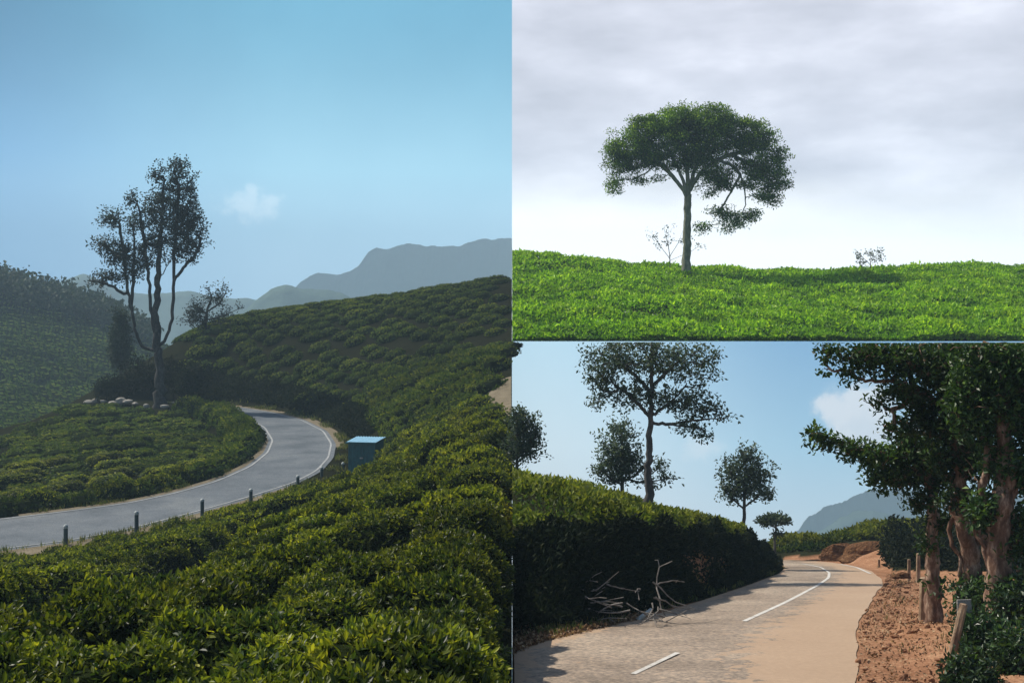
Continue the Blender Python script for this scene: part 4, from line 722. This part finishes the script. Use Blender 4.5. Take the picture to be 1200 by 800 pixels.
tree('roadside_tree', 18.5, [(1135, 720), (1136, 690), (1140, 660), (1132, 630), (1124, 600), (1128, 560), (1120, 520), (1110, 480), (1105, 430), (1105, 395)], [[(1140, 660), (1148, 630), (1146, 590), (1150, 540), (1158, 480), (1160, 400)], [(1124, 600), (1112, 560), (1100, 530)], [(1110, 480), (1080, 460), (1050, 448), (1020, 445), (1000, 440), (965, 430)], [(1107, 450), (1075, 430), (1040, 415), (1000, 405)], [(1128, 560), (1140, 530), (1135, 500)], [(1146, 590), (1165, 560), (1180, 520)], [(1060, 475), (1030, 476), (1012, 472)], [(1136, 692), (1120, 655), (1112, 615), (1117, 575), (1112, 540)]],
     [(1090, 430, 50, 30), (1040, 425, 36, 18), (1005, 415, 30, 13), (975, 410, 16, 10), (965, 430, 6, 5), (1000, 440, 18, 7), (1060, 460, 26, 13), (1035, 470, 14, 7), (1110, 470, 32, 30), (1060, 500, 26, 12), (1100, 500, 30, 22), (1140, 540, 24, 30), (1090, 395, 60, 16), (1030, 398, 50, 10), (1080, 480, 18, 14), (1128, 430, 26, 34), (1125, 500, 22, 26), (1110, 540, 26, 16), (1120, 585, 20, 14)],
     .14, .095, 900, 15, 'gnarled forked roadside tree with a large crown reaching over the verge', 'tree', M['broad'], M['barkC'], 72, group=RG, zmax=-.02, crad=.17, rtip=.005, jagged=.2, gnarl=.09, wob=.008, limbk=.75, base_z=soil_at(soilC, 1135, 18.5) - .1, trunk_min=.6)
tree('roadside_tree', 17.3, [(1174, 720), (1172, 680), (1166, 640), (1172, 600), (1178, 560), (1176, 500), (1172, 440), (1170, 395)], [[(1168, 650), (1158, 610), (1154, 570), (1160, 520)], [(1172, 600), (1190, 570), (1205, 530)], [(1176, 500), (1160, 460), (1150, 420)], [(1172, 440), (1190, 420), (1210, 405)], [(1154, 580), (1140, 560), (1130, 540)], [(1172, 690), (1186, 650), (1190, 610), (1184, 570)], [(1172, 695), (1157, 660), (1146, 630), (1142, 600)]],
     [(1180, 430, 40, 34), (1195, 490, 30, 36), (1150, 450, 30, 36), (1175, 540, 30, 22), (1205, 560, 18, 30), (1160, 400, 50, 14), (1150, 500, 20, 24), (1215, 430, 30, 40), (1195, 610, 14, 16), (1170, 415, 60, 16, 2.2), (1190, 418, 60, 18, 4.2), (1120, 412, 50, 14, 3), (1150, 410, 60, 13, 5.5), (1190, 480, 40, 30, 2.5), (1135, 470, 24, 30), (1185, 640, 20, 14), (1150, 600, 18, 20)],  # blobs with depth offsets are added to shade the crown below
     .19, .095, 1500, 16, 'thickest gnarled roadside tree, dense and dark behind the hedge', 'tree', M['broad'], M['barkC'], 73, group=RG, zmax=-.02, crad=.19, rtip=.005, jagged=.18, gnarl=.09, wob=.008, limbk=.7, base_z=soil_at(soilC, 1174, 17.3) - .1, trunk_min=.6)
# hedge shrubs bottom right
for k, (px, py, rx, ry, d, lab) in enumerate([(1150, 700, 34, 24, 18.2, 'rounded green shrub in front of the forked gnarled tree'), (1190, 700, 30, 30, 17.0, 'dark green shrub at the foot of the thickest gnarled tree'), (1155, 755, 30, 32, 15.2, 'dense shrub right behind the leaning wooden post'), (1195, 770, 32, 40, 14.2, 'large dark shrub spilling beyond the leaning post'), (1135, 795, 22, 24, 13.6, 'low leafy shrub beside the dirt verge under the leaning post')]):
    tree('roadside_shrub', d, [(px, py + ry + 4), (px, py)], [], [(px, py, rx, ry), (px + 3, py + ry * .6, rx, ry * .6)], .03, .085, 240, 15, lab, 'shrub', M['bush'], M['barkS'], 80 + k, crad=.17, trunk_min=.05, group='shrubs behind the verge', rtip=.004, base_z=soil_at(soilC, px, d) - .05)
# fence posts
def fence_post(px, pt, pb, d, lean, lab, r=.045, seed=0):
    b = P(px, pb, d); h = (pb - pt) / F * d; me = cyl_me('fence_post', r * 1.1, r * .85, h + .25, 8, -.25, r * .15, seed); me.materials.append(M['postwood']); o = link('fence_post', me); o.location = b; o.rotation_euler = (0, lean, 0); tag(o, lab, 'fence post', 'wooden fence posts')
fence_post(1112, 705, 785, 15.0, .22, 'leaning wooden fence post in front of the dense shrub', .055, 1)
fence_post(1076, 648, 676, 33, 0, 'tall fence post beside the dark hedge at the end of the dirt verge', .06, 2)
fence_post(1065, 655, 676, 33.5, 0, 'shorter fence post beside the dark hedge at the end of the dirt verge', .05, 3)
fence_post(1082, 676, 722, 21, .02, 'stout stump post at the edge of the red dirt', .09, 4)
fence_post(1126, 660, 700, 20, .05, 'thin post between the gnarled trunks', .05, 5)
fence_post(1194, 662, 700, 18, 0, 'post standing beyond the thickest gnarled tree', .05, 6)
fence_post(955, 643, 656, 54, 0, 'fence post at the outside of the bend beside the red cutting', .07, 7)
fence_post(919, 647, 655.5, 56, 0, 'short fence post by the end of the bank', .06, 8)
fence_post(936, 648, 655.5, 56, 0, 'short fence post midway along the outside of the bend', .06, 9)
fence_post(1030, 655, 664, 44, 0, 'short post at the foot of the red cutting', .05, 10)
b = P(1131, 735, 15.4); o = link('board', box_me('board', -.11, .11, -.012, .012, 0, .36, .006), mats=[M['stone']]); o.location = b; o.rotation_euler = (-.1, .03, .3); tag(o, 'grey board leaning in the shrub behind the leaning post', 'board')
# red cutting: clods at the bend
for i_, (px, py, d, s) in enumerate([(992, 652, 51, .75), (975, 655, 52, .45), (1012, 648, 50, .8), (1005, 656, 48.5, .5), (1057, 674, 33, .16), (1050, 676, 32, .1)]):
    me = rock_me('earth_mound', 50 + i_, (1.3, .8, .6), .2); me.materials.clear(); me.materials.append(M['mound']); o = link('earth_mound', me); o.location = P(px, py, d); o.scale = (s,) * 3
    tag(o, 'rough red earth mound at the roadside below the rise' if i_ < 4 else 'small red clod at the end of the dirt verge', 'earth mound', 'red earth mounds by the bend' if i_ < 4 else 'red clods on the verge')
# brush pile against the bank and a fallen pole
bp_ = P(703, 727, 20.35); root = empty('brush_pile', bp_); tag(root, 'pile of bare dead branches against the dark bank', 'brush pile')
for k in range(44):
    r = np.random.default_rng(900 + k); p0 = np.array([r.uniform(-1.1, 1.1), r.uniform(-.35, .35), r.uniform(0, .6)]); ang = r.uniform(0, 6.28); L = r.uniform(.35, .95); dr = np.array([math.cos(ang), .3 * math.sin(ang), r.uniform(-.5, .5)]); pts = [p0]
    for s in range(5): dr = dr + r.normal(size=3) * np.array([.28, .2, .14]); pts.append(pts[-1] + dr / np.linalg.norm(dr) * L / 5)
    pts = np.array(pts); pts[:, 2] = np.maximum(pts[:, 2], .02); par = [-1, 0, 1, 2, 3, 4]; rad = np.linspace(.016, .005, 6)
    fork = pts[3] + (pts[4] - pts[2]) * .8 + r.normal(size=3) * .12; pts = np.r_[pts, [fork]]; pts[:, 2] = np.clip(pts[:, 2], .02, .9); pts[:, 1] += pts[:, 2] * .45; par.append(3); rad = np.r_[rad, .007]
    v, q = tubes(pts, par, rad, range(7), 5); link('dead_branch', mesh_np('dead_branch', v, [q], smooth=True), root, [M['deadwood']])
a_ = P(747, 726, 21.3); b_ = P(763, 714, 21.6); v, q = tubes(np.array([a_ - a_, b_ - a_]), [-1, 0], np.array([.04, .035]), [0, 1], 8); o = link('fallen_pole', mesh_np('fallen_pole', v, [q, np.array([[7, 6, 5, 4, 3, 2, 1, 0], [8, 9, 10, 11, 12, 13, 14, 15]])]), mats=[M['guardcap']]); o.location = a_; tag(o, 'pale short pole lying at the road edge by the brush pile', 'pole')

# ------------------------------------------------------------------ grass along the road edges
M['grass'] = leaf_mat('verge_grass', [(0, (.03, .05, .015)), (.6, (.09, .11, .035)), (1, (.22, .19, .09))], .3, .7, .1)
def verge_grass(edge, other, f, n, off, h, label, xlim):
    i = rng.integers(1, len(edge) - 1, n); t = rng.random(n)[:, None]; p = edge[i - 1] * (1 - t) + edge[i] * t
    tg = nrm(edge[i] - edge[i - 1]); nn = np.stack([-tg[:, 1], tg[:, 0], 0 * tg[:, 0]], 1); m = p + nn * .3; sd, _ = road_sd(m[:, 0], m[:, 1], edge, other); nn *= np.where(sd > 0, 1, -1)[:, None]
    p = p + nn * (off[0] + (off[1] - off[0]) * rng.random(n) ** 1.5)[:, None]; k = (vnoise(p[:, 0] * 1.1, p[:, 1] * 1.1, 77) > -.1) & (p[:, 0] > xlim[0]) & (p[:, 0] < xlim[1]); p = p[k]; sd, _ = road_sd(p[:, 0], p[:, 1], edge, other); p = p[sd > .1]
    c = np.repeat(p, 7, 0) + rng.normal(size=(len(p) * 7, 3)) * [.06, .06, 0]; c[:, 2] = f(c[:, 0], c[:, 1]); V, q = leaf_arrays(c, np.repeat([[0, 0, 1.]], len(c), 0), h, rng, 1.2, .4, .10, .04)
    o = link('grass', mesh_np('grass', V, [q], np.clip(.5 + rng.normal(size=len(q)) * .25, 0, 1)), mats=[M['grass']]); tag(o, label, 'grass', kind='stuff')
verge_grass(oA, iA, soilA, 1500, (.25, 1.5), .26, 'tufts of grass on the outer verge of the road bend', (-60, -.3))
verge_grass(iA, oA, soilA, 900, (.2, .9), .24, 'tufts of grass along the inner edge of the road bend', (-60, -.3))
verge_grass(L3, R3, soilC, 500, (.1, .6), .16, 'weeds at the foot of the dark bank', (.1, 30))
verge_grass(R3, L3, soilC, 130, (.4, 2.2), .12, 'sparse weeds on the red dirt verge', (.1, 30))

# ================================================================== air
hm = bpy.data.materials.new('haze_air'); hm.use_nodes = True; t = hm.node_tree; t.nodes.clear(); ou = t.nodes.new('ShaderNodeOutputMaterial'); pv = t.nodes.new('ShaderNodeVolumePrincipled')
pv.inputs['Color'].default_value = (.58, .83, 1.0, 1); pv.inputs['Density'].default_value = .0006; pv.inputs['Anisotropy'].default_value = 0.1; t.links.new(pv.outputs[0], ou.inputs['Volume'])
o = link('haze', box_me('haze', -1150, 1150, -10, 1650, -380, 150), mats=[hm]); tag(o, kind='stuff'); o['label'] = 'pale blue haze filling the air'; o['category'] = 'haze'
